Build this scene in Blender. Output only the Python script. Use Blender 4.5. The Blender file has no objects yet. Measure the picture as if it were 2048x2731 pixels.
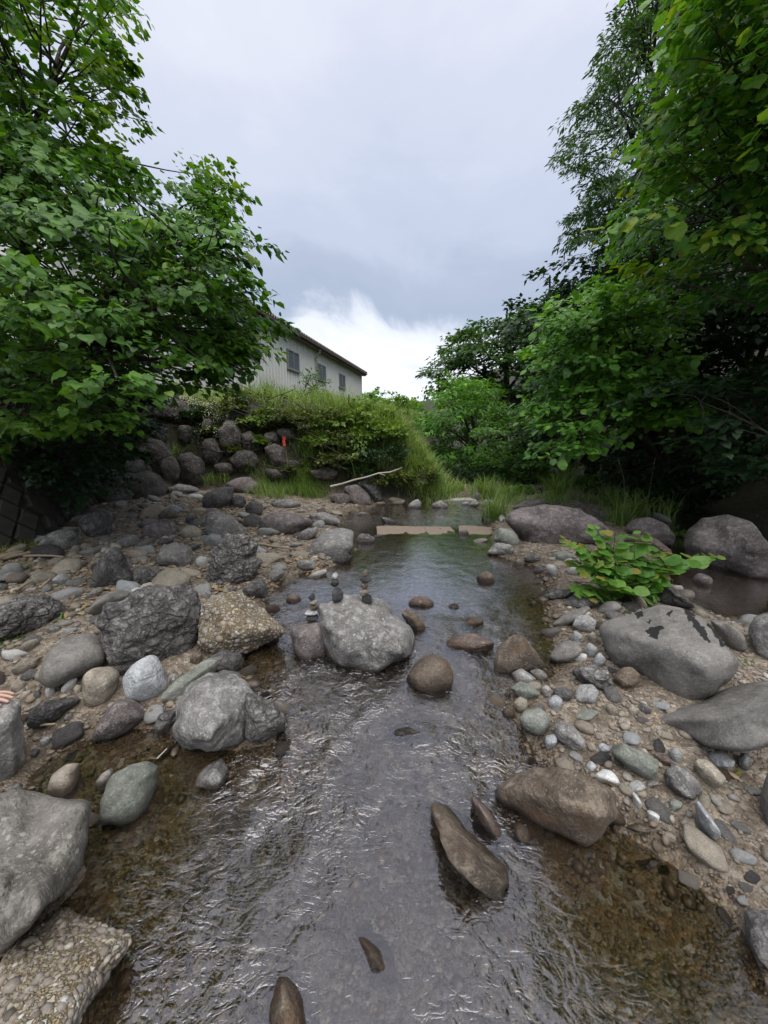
import bpy, bmesh, math, random
import numpy as np
from mathutils import Vector, Matrix, Quaternion

SC = bpy.context.scene
COL = SC.collection
RNG = np.random.default_rng(7)
random.seed(7)

# ------------------------------------------------------------------ camera
F, CX, CY = 1012.0, 1024.0, 1365.5
PITCH = math.radians(11.5)
CAM = np.array([0.0, 0.0, 1.5])
cam_data = bpy.data.cameras.new('camera')
cam_data.sensor_fit = 'VERTICAL'
cam_data.sensor_height = 36.0
cam_data.lens = F / 2731.0 * 36.0
cam_data.clip_start = 0.05
cam_data.clip_end = 2000.0
cam = bpy.data.objects.new('camera', cam_data)
COL.objects.link(cam)
cam.location = CAM
cam.rotation_euler = (math.radians(90) - PITCH, 0, 0)
SC.camera = cam

# ------------------------------------------------------------------ sky and sun
SUN_EL, SUN_AZ = math.radians(68), math.radians(170)     # azimuth from +Y towards +X
W = bpy.data.worlds.new('World')
SC.world = W
W.use_nodes = True
wn, wl_ = W.node_tree.nodes, W.node_tree.links
wn.clear()
out = wn.new('ShaderNodeOutputWorld')
bg = wn.new('ShaderNodeBackground'); bg.inputs['Strength'].default_value = 0.10
sky = wn.new('ShaderNodeTexSky'); sky.sky_type = 'NISHITA'; sky.sun_disc = False
sky.sun_elevation = SUN_EL; sky.sun_rotation = SUN_AZ
tc = wn.new('ShaderNodeTexCoord')
sep = wn.new('ShaderNodeSeparateXYZ'); wl_.new(tc.outputs['Generated'], sep.inputs[0])
# cloud sheet: direction projected onto a layer overhead
zc = wn.new('ShaderNodeMath'); zc.operation = 'MAXIMUM'; zc.inputs[1].default_value = 0.0; wl_.new(sep.outputs['Z'], zc.inputs[0])
za = wn.new('ShaderNodeMath'); za.operation = 'ADD'; za.inputs[1].default_value = 0.22; wl_.new(zc.outputs[0], za.inputs[0])
dx = wn.new('ShaderNodeMath'); dx.operation = 'DIVIDE'; wl_.new(sep.outputs['X'], dx.inputs[0]); wl_.new(za.outputs[0], dx.inputs[1])
dy = wn.new('ShaderNodeMath'); dy.operation = 'DIVIDE'; wl_.new(sep.outputs['Y'], dy.inputs[0]); wl_.new(za.outputs[0], dy.inputs[1])
cmb = wn.new('ShaderNodeCombineXYZ'); wl_.new(dx.outputs[0], cmb.inputs[0]); wl_.new(dy.outputs[0], cmb.inputs[1]); cmb.inputs[2].default_value = 3.7
n1 = wn.new('ShaderNodeTexNoise'); n1.inputs['Scale'].default_value = 1.1; n1.inputs['Detail'].default_value = 7; n1.inputs['Roughness'].default_value = 0.58; n1.inputs['Distortion'].default_value = 0.6
wl_.new(cmb.outputs[0], n1.inputs['Vector'])
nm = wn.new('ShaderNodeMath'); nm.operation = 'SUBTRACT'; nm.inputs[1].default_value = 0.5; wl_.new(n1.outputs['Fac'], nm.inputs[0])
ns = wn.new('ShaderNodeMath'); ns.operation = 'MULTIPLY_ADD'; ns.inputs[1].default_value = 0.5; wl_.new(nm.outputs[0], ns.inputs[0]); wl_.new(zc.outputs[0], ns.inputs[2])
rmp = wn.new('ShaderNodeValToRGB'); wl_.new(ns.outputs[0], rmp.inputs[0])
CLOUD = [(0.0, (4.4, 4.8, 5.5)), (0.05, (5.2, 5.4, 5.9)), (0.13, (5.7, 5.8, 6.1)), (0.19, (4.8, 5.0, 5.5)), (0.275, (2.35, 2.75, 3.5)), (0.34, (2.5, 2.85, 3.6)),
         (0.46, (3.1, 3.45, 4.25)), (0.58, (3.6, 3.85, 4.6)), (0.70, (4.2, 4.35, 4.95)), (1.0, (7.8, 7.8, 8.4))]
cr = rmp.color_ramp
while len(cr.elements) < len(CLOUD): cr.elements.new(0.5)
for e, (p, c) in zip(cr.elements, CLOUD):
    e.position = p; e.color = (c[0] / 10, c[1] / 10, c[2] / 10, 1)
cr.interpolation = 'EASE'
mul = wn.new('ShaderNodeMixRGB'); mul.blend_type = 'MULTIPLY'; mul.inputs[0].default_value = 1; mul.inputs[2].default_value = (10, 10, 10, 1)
wl_.new(rmp.outputs[0], mul.inputs[1])
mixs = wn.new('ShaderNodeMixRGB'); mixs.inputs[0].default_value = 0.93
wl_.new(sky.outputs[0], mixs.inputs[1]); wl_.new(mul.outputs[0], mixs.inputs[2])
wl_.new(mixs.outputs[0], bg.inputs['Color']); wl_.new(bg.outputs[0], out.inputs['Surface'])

sd_ = bpy.data.lights.new('sun', 'SUN'); sd_.energy = 1.5; sd_.angle = math.radians(60); sd_.color = (1.0, 0.96, 0.9)
sun = bpy.data.objects.new('sun', sd_); COL.objects.link(sun)
sv = Vector((math.cos(SUN_EL) * math.sin(SUN_AZ), math.cos(SUN_EL) * math.cos(SUN_AZ), math.sin(SUN_EL)))
sun.rotation_euler = sv.to_track_quat('Z', 'Y').to_euler()
SC.view_settings.view_transform = 'Standard'
SC.view_settings.look = 'None'
SC.view_settings.gamma = 1.0
SC.view_settings.exposure = 1.0
SC.view_settings.use_curve_mapping = False
SC.render.engine = 'CYCLES'
SC.cycles.max_bounces = 8
SC.cycles.transparent_max_bounces = 12
SC.cycles.caustics_reflective = False
SC.cycles.caustics_refractive = True
SC.cycles.use_denoising = True

# ------------------------------------------------------------------ viewing helpers: a point seen in the photograph -> a point on the ground
VIEWS = {'Z': (0, 0, 1.2345), 'S': (0, 0, 1.0), 'A': (0, 1250, 1 / 1.6201), 'B': (1024, 1250, 1 / 1.6201), 'C': (0, 1900, 1 / 1.6201), 'D': (1024, 1900, 1 / 1.6201),
         'E': (400, 850, 1 / 2.07375), 'F': (1000, 850, 1 / 1.583), 'G': (700, 1480, 1 / 3.318), 'H': (0, 1000, 1 / 2.765), 'I': (0, 1650, 1 / 3.318),
         'J': (1200, 1230, 1 / 2.765), 'K': (1550, 1900, 1 / 3.331), 'L': (500, 850, 1 / 3.318), 'M': (0, 1380, 1 / 2.37), 'N': (860, 1050, 1 / 3.770)}
RIGHT = np.array([1.0, 0, 0]); FWD = np.array([0, math.cos(PITCH), -math.sin(PITCH)]); UP = np.array([0, math.sin(PITCH), math.cos(PITCH)])

def px(view, p):
    ox, oy, s = VIEWS[view]
    p = np.asarray(p, float)
    return np.stack([p[..., 0] * s + ox, p[..., 1] * s + oy], -1)

def ray(p):
    p = np.asarray(p, float)
    return ((p[..., 0:1] - CX) / F) * RIGHT + (-(p[..., 1:2] - CY) / F) * UP + FWD      # camera depth 1

def project(P):
    d = P - CAM
    z = d @ FWD
    return np.stack([CX + F * (d @ RIGHT) / z, CY - F * (d @ UP) / z], -1), z

def at_z(p, z):
    r = ray(p); return CAM + r * ((z - CAM[2]) / r[..., 2:3])

def at_y(p, Y):
    r = ray(p); return CAM + r * (np.asarray(Y)[..., None] / r[..., 1:2] if np.ndim(Y) else Y / r[..., 1:2])

# ------------------------------------------------------------------ noise
_perm = RNG.permutation(256); _perm = np.concatenate([_perm, _perm, _perm])
_grad = RNG.normal(size=(256, 3)); _grad /= np.linalg.norm(_grad, axis=1)[:, None]

def pn(P):
    P = np.asarray(P, float)
    i = np.floor(P).astype(int); f = P - i
    u = f * f * f * (f * (f * 6 - 15) + 10)
    i &= 255
    r = 0
    for a in (0, 1):
        wa = u[:, 0] if a else 1 - u[:, 0]
        for b in (0, 1):
            wb = u[:, 1] if b else 1 - u[:, 1]
            for c in (0, 1):
                wc = u[:, 2] if c else 1 - u[:, 2]
                h = _perm[_perm[_perm[(i[:, 0] + a) & 255] + ((i[:, 1] + b) & 255)] + ((i[:, 2] + c) & 255)]
                g = _grad[h]
                r = r + wa * wb * wc * (g[:, 0] * (f[:, 0] - a) + g[:, 1] * (f[:, 1] - b) + g[:, 2] * (f[:, 2] - c))
    return r * 1.6

def fbm(P, octv=4, gain=0.5, ridged=False):
    s, a, r = 1.0, 1.0, 0
    for k in range(octv):
        n = pn(P * s + 17.3 * k)
        r = r + a * ((1 - 2 * np.abs(n)) if ridged else n)
        s *= 2.03; a *= gain
    return r

def sstep(a, b, x):
    t = np.clip((x - a) / (b - a), 0, 1); return t * t * (3 - 2 * t)

# ------------------------------------------------------------------ ground shape
def poly_sd(P, poly):
    """signed distance to a polygon in plan, negative inside"""
    P = np.asarray(P, float); poly = np.asarray(poly, float)
    d = np.full(len(P), 1e9); ins = np.zeros(len(P), bool)
    n = len(poly)
    for k in range(n):
        a, b = poly[k], poly[(k + 1) % n]
        e = b - a; w = P - a
        t = np.clip((w @ e) / (e @ e + 1e-12), 0, 1)
        q = w - t[:, None] * e
        d = np.minimum(d, np.einsum('ij,ij->i', q, q))
        c = ((a[1] <= P[:, 1]) != (b[1] <= P[:, 1])) & (P[:, 0] < a[0] + (P[:, 1] - a[1]) * e[0] / (e[1] if abs(e[1]) > 1e-12 else 1e-12))
        ins ^= c
    d = np.sqrt(d)
    return np.where(ins, -d, d)

_L = [(868, 1078), (800, 1098), (745, 1112), (735, 1145), (765, 1180), (765, 1205), (700, 1235), (640, 1240), (600, 1265), (575, 1290), (590, 1330), (620, 1365),
      (560, 1395), (530, 1420), (540, 1470), (620, 1530), (600, 1600), (400, 1600), (340, 1560), (260, 1560), (150, 1590), (70, 1640), (30, 1730), (190, 1740), (195, 1850), (60, 1985), (250, 2010), (120, 2240)]
_R = [(1580, 2260), (1659, 2100), (1590, 1945), (1480, 1850), (1390, 1790), (1310, 1745), (1190, 1645), (1125, 1570), (1085, 1500), (1110, 1470), (1190, 1450), (1190, 1400), (1175, 1330), (1175, 1265), (1150, 1222), (1065, 1200), (1055, 1130), (1030, 1095), (1022, 1078)]
STREAM = np.concatenate([at_z(px('Z', _L), 0.0)[:, :2], [[-0.9, -0.6], [-0.9, -3.0], [1.6, -3.0], [1.3, -0.6]], at_z(px('Z', _R), 0.0)[:, :2]])
CHANNEL = at_z(px('Z', [(1430, 1240), (1490, 1290), (1560, 1335), (1900, 1345), (2300, 1110), (1500, 1085), (1410, 1095), (1405, 1120), (1450, 1170)]), 0.0)[:, :2]
_foot = at_z(px('Z', [(100, 1168), (200, 1092), (300, 1086), (400, 1066), (560, 1062), (700, 1066), (850, 1066), (985, 1062)]), 0.25)[:, :2]
_foot = np.concatenate([[[_foot[0, 0] - 0.15, -6.0], [_foot[0, 0] - 0.1, 2.0]], _foot, [[2.0, 14.0], [2.8, 20.0], [5.5, 40.0], [20.0, 120.0], [20, 500], [-500, 500], [-500, -6.0]]])
BANK = _foot

def wlevel(y):
    return -0.10 * (1 - sstep(1.2, 2.7, np.asarray(y, float)))

def ground(x, y):
    x = np.asarray(x, float); y = np.asarray(y, float)
    P = np.stack([x, y], -1)
    wl = wlevel(y)
    s = poly_sd(P, STREAM); c = poly_sd(P, CHANNEL)
    d = np.minimum(s, c)
    P3 = np.stack([x, y, 0 * x], -1)
    nz = fbm(P3 * 1.3, 3) * 0.035 + pn(P3 * 6) * 0.008
    land = 0.05 * sstep(0, 0.12, d) + 0.10 * np.clip(d, 0, 3) + nz * sstep(0, 0.5, d) - 0.012
    bed = -np.minimum(0.13, 0.012 + 0.42 * np.abs(d)) + nz * 0.6 * sstep(0.0, 0.4, -d)
    z = wl + np.where(d > 0, land, bed)
    # beyond the stream: valley floor
    far = sstep(9.6, 12.0, y) * sstep(-0.05, 0.4, d)
    z = z * (1 - far) + far * (-0.1 + 0.05 * np.clip(y - 12, 0, 60) + nz * 3)
    # left bank
    b = -poly_sd(P, BANK)
    prof = np.interp(b, [0, 0.25, 0.7, 1.2, 2.2, 4, 8, 13, 22, 60], [0, 0.55, 1.35, 1.8, 2.1, 2.45, 3.15, 3.85, 4.6, 7])
    prof = prof * (1 - 0.42 * sstep(0.0, 2.2, x + 0.5 - 0.12 * (y - 8.5)) * sstep(24, 14, y))
    z = z + np.where(b > 0, prof + nz * 3 * sstep(0.1, 1, b), 0)
    # wooded slope on the right
    e = x - (5.2 + 0.16 * np.clip(y, 0, 200))
    z = z + np.clip(e, 0, 40) * 0.75 * sstep(-6, 1, y)
    # far ridge
    rid = 16 + 7 * fbm(np.stack([x / 60, y / 200, 0 * x], -1), 4)
    z = z + sstep(130, 260, y) * np.maximum(rid, 0)
    return z

def level(x, y):
    g = ground(x, y)
    return np.maximum(g, wlevel(y) - 0.015)

_TT = np.geomspace(0.45, 90, 420)
def hit(p, lift=0.0, bed=False):
    """first meeting of the line of sight with the ground (or water)"""
    r = ray(np.asarray(p, float))
    Q = CAM + _TT[:, None] * r
    g = (ground if bed else level)(Q[:, 0], Q[:, 1]) + lift
    dz = Q[:, 2] - g
    k = np.argmax(dz < 0) if (dz < 0).any() else len(_TT) - 1
    if k == 0: return Q[0]
    a = dz[k - 1] / (dz[k - 1] - dz[k] + 1e-12)
    t = _TT[k - 1] + a * (_TT[k] - _TT[k - 1])
    return CAM + t * r

# ------------------------------------------------------------------ mesh helpers
def mesh_np(name, V, faces, mat=None, smooth=True, attrs=None):
    """faces: array (m,k) or list of such arrays"""
    if isinstance(faces, np.ndarray): faces = [faces]
    me = bpy.data.meshes.new(name)
    V = np.asarray(V, np.float32)
    me.vertices.add(len(V)); me.vertices.foreach_set('co', V.ravel())
    loops = np.concatenate([f.ravel() for f in faces]).astype(np.int32)
    tot = np.concatenate([np.full(len(f), f.shape[1], np.int32) for f in faces])
    start = np.concatenate([[0], np.cumsum(tot)[:-1]]).astype(np.int32)
    me.loops.add(len(loops)); me.loops.foreach_set('vertex_index', loops)
    me.polygons.add(len(tot)); me.polygons.foreach_set('loop_start', start)
    me.polygons.foreach_set('use_smooth', np.full(len(tot), bool(smooth)))
    if mat: me.materials.append(mat)
    for k, a in (attrs or {}).items():
        at = me.attributes.new(k, 'FLOAT', 'POINT'); at.data.foreach_set('value', np.asarray(a, np.float32))
    me.update(calc_edges=True)
    return me

def link(name, me, parent=None, loc=None):
    o = bpy.data.objects.new(name, me); COL.objects.link(o)
    if loc is not None: o.location = loc
    if parent is not None:
        o.parent = parent
    return o

def tag(o, label=None, cat=None, group=None, kind=None):
    if label: o['label'] = label
    if cat: o['category'] = cat
    if group: o['group'] = group
    if kind: o['kind'] = kind
    return o

def empty(name, loc, label, cat, group=None):
    o = bpy.data.objects.new(name, None); COL.objects.link(o); o.location = loc; o.empty_display_size = 0.1
    return tag(o, label, cat, group)

class MB:
    """gathers verts and faces of any size"""
    def __init__(s): s.v = []; s.f = {}; s.n = 0
    def add(s, V, faces):
        for f in faces: s.f.setdefault(len(f), []).append([i + s.n for i in f])
        s.v.append(np.asarray(V, float)); s.n += len(V)
    def box(s, lo, hi, M=None):
        x0, y0, z0 = lo; x1, y1, z1 = hi
        V = np.array([(x0, y0, z0), (x1, y0, z0), (x1, y1, z0), (x0, y1, z0), (x0, y0, z1), (x1, y0, z1), (x1, y1, z1), (x0, y1, z1)], float)
        if M is not None: V = V @ M[:3, :3].T + M[:3, 3]
        s.add(V, [(0, 3, 2, 1), (4, 5, 6, 7), (0, 1, 5, 4), (1, 2, 6, 5), (2, 3, 7, 6), (3, 0, 4, 7)])
    def tube(s, pts, rad, sides=6, cap=True):
        pts = np.asarray(pts, float); n = len(pts); rad = np.broadcast_to(np.asarray(rad, float), (n,))
        T = np.gradient(pts, axis=0); T /= np.linalg.norm(T, axis=1)[:, None] + 1e-9
        ref = np.array([0, 0, 1.0]) if abs(T[0, 2]) < 0.9 else np.array([1.0, 0, 0])
        A = np.cross(T, ref); A /= np.linalg.norm(A, axis=1)[:, None] + 1e-9
        B = np.cross(T, A)
        an = np.arange(sides) * 2 * math.pi / sides
        V = pts[:, None, :] + rad[:, None, None] * (np.cos(an)[None, :, None] * A[:, None, :] + np.sin(an)[None, :, None] * B[:, None, :])
        fs = [(i * sides + j, i * sides + (j + 1) % sides, (i + 1) * sides + (j + 1) % sides, (i + 1) * sides + j) for i in range(n - 1) for j in range(sides)]
        if cap:
            fs.append(tuple(range(sides))); fs.append(tuple((n - 1) * sides + j for j in reversed(range(sides))))
        s.add(V.reshape(-1, 3), fs)
    def mesh(s, name, mat, smooth=True, origin=None):
        V = np.concatenate(s.v)
        if origin is not None: V = V - np.asarray(origin)
        return mesh_np(name, V, [np.array(f) for f in s.f.values()], mat, smooth)

_ICO = {}
def ico(sub):
    if sub not in _ICO:
        bm = bmesh.new(); bmesh.ops.create_icosphere(bm, subdivisions=sub, radius=1.0)
        V = np.array([v.co[:] for v in bm.verts]); Fc = np.array([[v.index for v in f.verts] for f in bm.faces]); bm.free()
        _ICO[sub] = (V / np.linalg.norm(V, axis=1)[:, None], Fc)
    return _ICO[sub]
# ------------------------------------------------------------------ materials
class NT:
    def __init__(s, name):
        s.m = bpy.data.materials.new(name); s.m.use_nodes = True
        s.n = s.m.node_tree.nodes; s.l = s.m.node_tree.links; s.n.clear()
        s.out = s.n.new('ShaderNodeOutputMaterial')
    def new(s, t, **kw):
        o = s.n.new(t)
        for k, v in kw.items():
            if k in o.inputs.keys(): s.put(o.inputs[k], v)
            else: setattr(o, k, v)
        return o
    def put(s, sock, v):
        if hasattr(v, 'is_output'): s.l.new(v, sock)
        else:
            if isinstance(v, tuple) and len(v) == 3 and sock.type == 'RGBA': v = v + (1,)
            sock.default_value = v
    def math(s, op, a, b=0.0, c=None, clamp=False):
        o = s.n.new('ShaderNodeMath'); o.operation = op; o.use_clamp = clamp
        s.put(o.inputs[0], a); s.put(o.inputs[1], b)
        if c is not None: s.put(o.inputs[2], c)
        return o.outputs[0]
    def mix(s, f, a, b, mode='MIX'):
        o = s.n.new('ShaderNodeMixRGB'); o.blend_type = mode
        s.put(o.inputs[0], f); s.put(o.inputs[1], a); s.put(o.inputs[2], b)
        return o.outputs[0]
    def ramp(s, f, stops, interp='LINEAR'):
        o = s.n.new('ShaderNodeValToRGB'); cr = o.color_ramp; cr.interpolation = interp
        while len(cr.elements) < len(stops): cr.elements.new(0.5)
        for e, (p, c) in zip(cr.elements, stops):
            e.position = p; e.color = (c, c, c, 1) if not isinstance(c, tuple) else c + (1,)
        s.put(o.inputs[0], f); return o.outputs[0]
    def noise(s, vec, scale, detail=4, rough=0.55, dist=0.0):
        o = s.new('ShaderNodeTexNoise', Scale=scale, Detail=detail, Roughness=rough, Distortion=dist); s.put(o.inputs['Vector'], vec); return o.outputs['Fac']
    def voro(s, vec, scale, feature='F1', rnd=1.0):
        o = s.new('ShaderNodeTexVoronoi', feature=feature); s.put(o.inputs['Scale'], scale); s.put(o.inputs['Randomness'], rnd); s.put(o.inputs['Vector'], vec); return o
    def smooth(s, x, a, b):
        o = s.n.new('ShaderNodeMapRange'); o.interpolation_type = 'SMOOTHSTEP'; o.clamp = True
        s.put(o.inputs[0], x); o.inputs[1].default_value = a; o.inputs[2].default_value = b; return o.outputs[0]
    def bump(s, h, strength, dist, normal=None):
        o = s.new('ShaderNodeBump', Strength=strength, Distance=dist); s.put(o.inputs['Height'], h)
        if normal is not None: s.put(o.inputs['Normal'], normal)
        return o.outputs[0]
    def bsdf(s, **kw):
        o = s.new('ShaderNodeBsdfPrincipled', **kw); return o
    def done(s, sh):
        s.l.new(sh, s.out.inputs['Surface']); return s.m

def wet_factor(t, jit):
    """1 where a stone stands in the splash zone just above the stream"""
    g = t.new('ShaderNodeNewGeometry'); sp = t.new('ShaderNodeSeparateXYZ'); t.l.new(g.outputs['Position'], sp.inputs[0])
    wl = t.math('MULTIPLY_ADD', t.smooth(sp.outputs['Y'], 1.2, 2.7), 0.10, -0.10)
    h = t.math('SUBTRACT', sp.outputs['Z'], wl)
    h = t.math('SUBTRACT', h, t.math('MULTIPLY', jit, 0.07))
    w = t.smooth(h, 0.055, 0.0)
    return t.math('MULTIPLY', w, t.smooth(sp.outputs['Z'], 0.22, 0.12)), sp

def rock_mat(name, base, dark, light, spot=0.5, spotcol=(0.48, 0.475, 0.44), rough=0.82, fine=1.0, crack=0.0, pit=0.3, lum=0.35, wetall=0.0, stain=None, drip=False):
    t = NT(name)
    tc = t.new('ShaderNodeTexCoord'); oi = t.new('ShaderNodeObjectInfo')
    off = t.new('ShaderNodeVectorMath', operation='SCALE'); t.put(off.inputs[0], (37.0, 11.0, 23.0)); t.l.new(oi.outputs['Random'], off.inputs['Scale'])
    ad = t.new('ShaderNodeVectorMath', operation='ADD'); t.l.new(tc.outputs['Object'], ad.inputs[0]); t.l.new(off.outputs[0], ad.inputs[1])
    v = ad.outputs[0]
    big = t.noise(v, 3.2, 5, 0.6, 0.4)
    mid = t.noise(v, 17, 6, 0.7)
    fin = t.noise(v, 95, 4, 0.75)
    c = t.mix(t.smooth(big, 0.32, 0.68), dark, base)
    c = t.mix(t.math('MULTIPLY', t.smooth(mid, 0.48, 0.66), 0.85), c, light)
    c = t.mix(t.math('MULTIPLY', t.smooth(mid, 0.46, 0.30), 0.6), c, tuple(x * 0.5 for x in dark))
    # mineral speckle
    c = t.mix(t.math('MULTIPLY', t.smooth(fin, 0.55, 0.68), 0.55), c, tuple(min(1, x * 1.7) for x in light))
    c = t.mix(t.math('MULTIPLY', t.smooth(fin, 0.44, 0.33), 0.6), c, tuple(x * 0.35 for x in dark))
    # lichen blotches
    vo = t.voro(v, 26); lz = t.noise(v, 5, 3)
    blot = t.math('MULTIPLY', t.smooth(t.math('ADD', vo.outputs['Distance'], t.math('MULTIPLY', mid, 0.35)), 0.42, 0.33), t.smooth(lz, 0.46, 0.62))
    c = t.mix(t.math('MULTIPLY', blot, spot), c, spotcol)
    if stain:
        c = t.mix(t.math('MULTIPLY', t.smooth(t.noise(v, 6, 4, 0.6), 0.5, 0.68), 0.8), c, stain)
    br = t.math('MULTIPLY_ADD', oi.outputs['Random'], lum, 1 - lum / 2)
    hs = t.new('ShaderNodeHueSaturation', Saturation=1.0, Value=1.0); t.put(hs.inputs['Value'], br); t.put(hs.inputs['Color'], c); c = hs.outputs[0]
    wet, sp = wet_factor(t, t.math('SUBTRACT', big, 0.35))
    if drip:
        da = t.new('ShaderNodeAttribute', attribute_name='stain').outputs['Fac']
        dk = t.smooth(t.math('ADD', da, t.math('MULTIPLY', t.math('SUBTRACT', mid, 0.5), 0.9)), 0.35, 0.6)
        c = t.mix(t.math('MULTIPLY', dk, 0.97), c, (0.011, 0.010, 0.010))
    if wetall: wet = t.math('MAXIMUM', wet, wetall)
    wc = t.mix(1.0, c, (0.42, 0.36, 0.30), 'MULTIPLY')
    c = t.mix(wet, c, wc)
    r = t.math('SUBTRACT', rough, t.math('MULTIPLY', wet, rough - 0.28))
    h = t.math('ADD', t.math('MULTIPLY', mid, 0.7), t.math('MULTIPLY', fin, 0.18))
    if pit:
        pv = t.voro(v, 48); h = t.math('ADD', h, t.math('MULTIPLY', t.smooth(pv.outputs['Distance'], 0.0, 0.3), pit * 0.35))
    if crack:
        cv = t.voro(v, 7, 'DISTANCE_TO_EDGE'); h = t.math('ADD', h, t.math('MULTIPLY', t.smooth(t.math('ADD', cv.outputs['Distance'], t.math('MULTIPLY', t.math('SUBTRACT', mid, .5), .22)), 0.0, 0.09), crack))
        cv2 = t.voro(v, 19, 'DISTANCE_TO_EDGE'); h = t.math('ADD', h, t.math('MULTIPLY', t.smooth(t.math('ADD', cv2.outputs['Distance'], t.math('MULTIPLY', t.math('SUBTRACT', fin, .5), .3)), 0.0, 0.12), crack * 0.5))
    n = t.bump(h, 1.0 * fine, 0.035)
    b = t.bsdf(**{'Base Color': c, 'Roughness': r, 'Normal': n, 'Specular IOR Level': 0.4})
    return t.done(b.outputs[0])

def congl_mat(name, cell=(0.36, 0.32, 0.22), cement=(0.24, 0.19, 0.115), sc=58):
    t = NT(name); tc = t.new('ShaderNodeTexCoord'); v = tc.outputs['Object']
    dn = t.new('ShaderNodeTexNoise', Scale=20.0, Detail=2.0); t.l.new(v, dn.inputs['Vector'])
    w = t.new('ShaderNodeMixRGB', blend_type='ADD'); w.inputs[0].default_value = 0.05; t.l.new(v, w.inputs[1]); t.l.new(dn.outputs['Color'], w.inputs[2]); v2 = w.outputs[0]
    a = t.voro(v2, sc); b_ = t.voro(v2, sc, 'DISTANCE_TO_EDGE'); a2 = t.voro(v2, sc * 2.4); b2 = t.voro(v2, sc * 2.4, 'DISTANCE_TO_EDGE')
    sp = t.new('ShaderNodeSeparateColor'); t.l.new(a.outputs['Color'], sp.inputs[0])
    big = t.smooth(sp.outputs[0], 0.62, 0.7)
    colA = t.ramp(sp.outputs[1], [(0, (0.20, 0.18, 0.155)), (0.35, cell), (0.6, (0.40, 0.36, 0.27)), (0.8, (0.27, 0.265, 0.25)), (1, (0.46, 0.43, 0.36))])
    sp2 = t.new('ShaderNodeSeparateColor'); t.l.new(a2.outputs['Color'], sp2.inputs[0])
    colB = t.ramp(sp2.outputs[1], [(0, (0.2, 0.16, 0.1)), (0.4, (0.33, 0.26, 0.14)), (0.75, (0.26, 0.23, 0.19)), (1, (0.4, 0.36, 0.27))])
    eA = t.smooth(b_.outputs['Distance'], 0.02, 0.12); eB = t.smooth(b2.outputs['Distance'], 0.0, 0.14)
    c = t.mix(big, t.mix(eB, cement, colB), t.mix(eA, cement, colA))
    nz = t.noise(v, 6, 5, 0.6)
    c = t.mix(t.smooth(nz, 0.45, 0.7), c, t.mix(1.0, c, (0.62, 0.5, 0.34), 'MULTIPLY'))
    wet, s_ = wet_factor(t, t.math('SUBTRACT', nz, 0.35))
    c = t.mix(wet, c, t.mix(1.0, c, (0.4, 0.34, 0.26), 'MULTIPLY'))
    h = t.math('ADD', t.mix(big, t.math('MULTIPLY', eB, 0.5), eA), t.math('MULTIPLY', t.noise(v, 90, 3), 0.3))
    r = t.math('SUBTRACT', 0.85, t.math('MULTIPLY', wet, 0.5))
    return t.done(t.bsdf(**{'Base Color': c, 'Roughness': r, 'Normal': t.bump(h, 1.0, 0.02)}).outputs[0])

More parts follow.
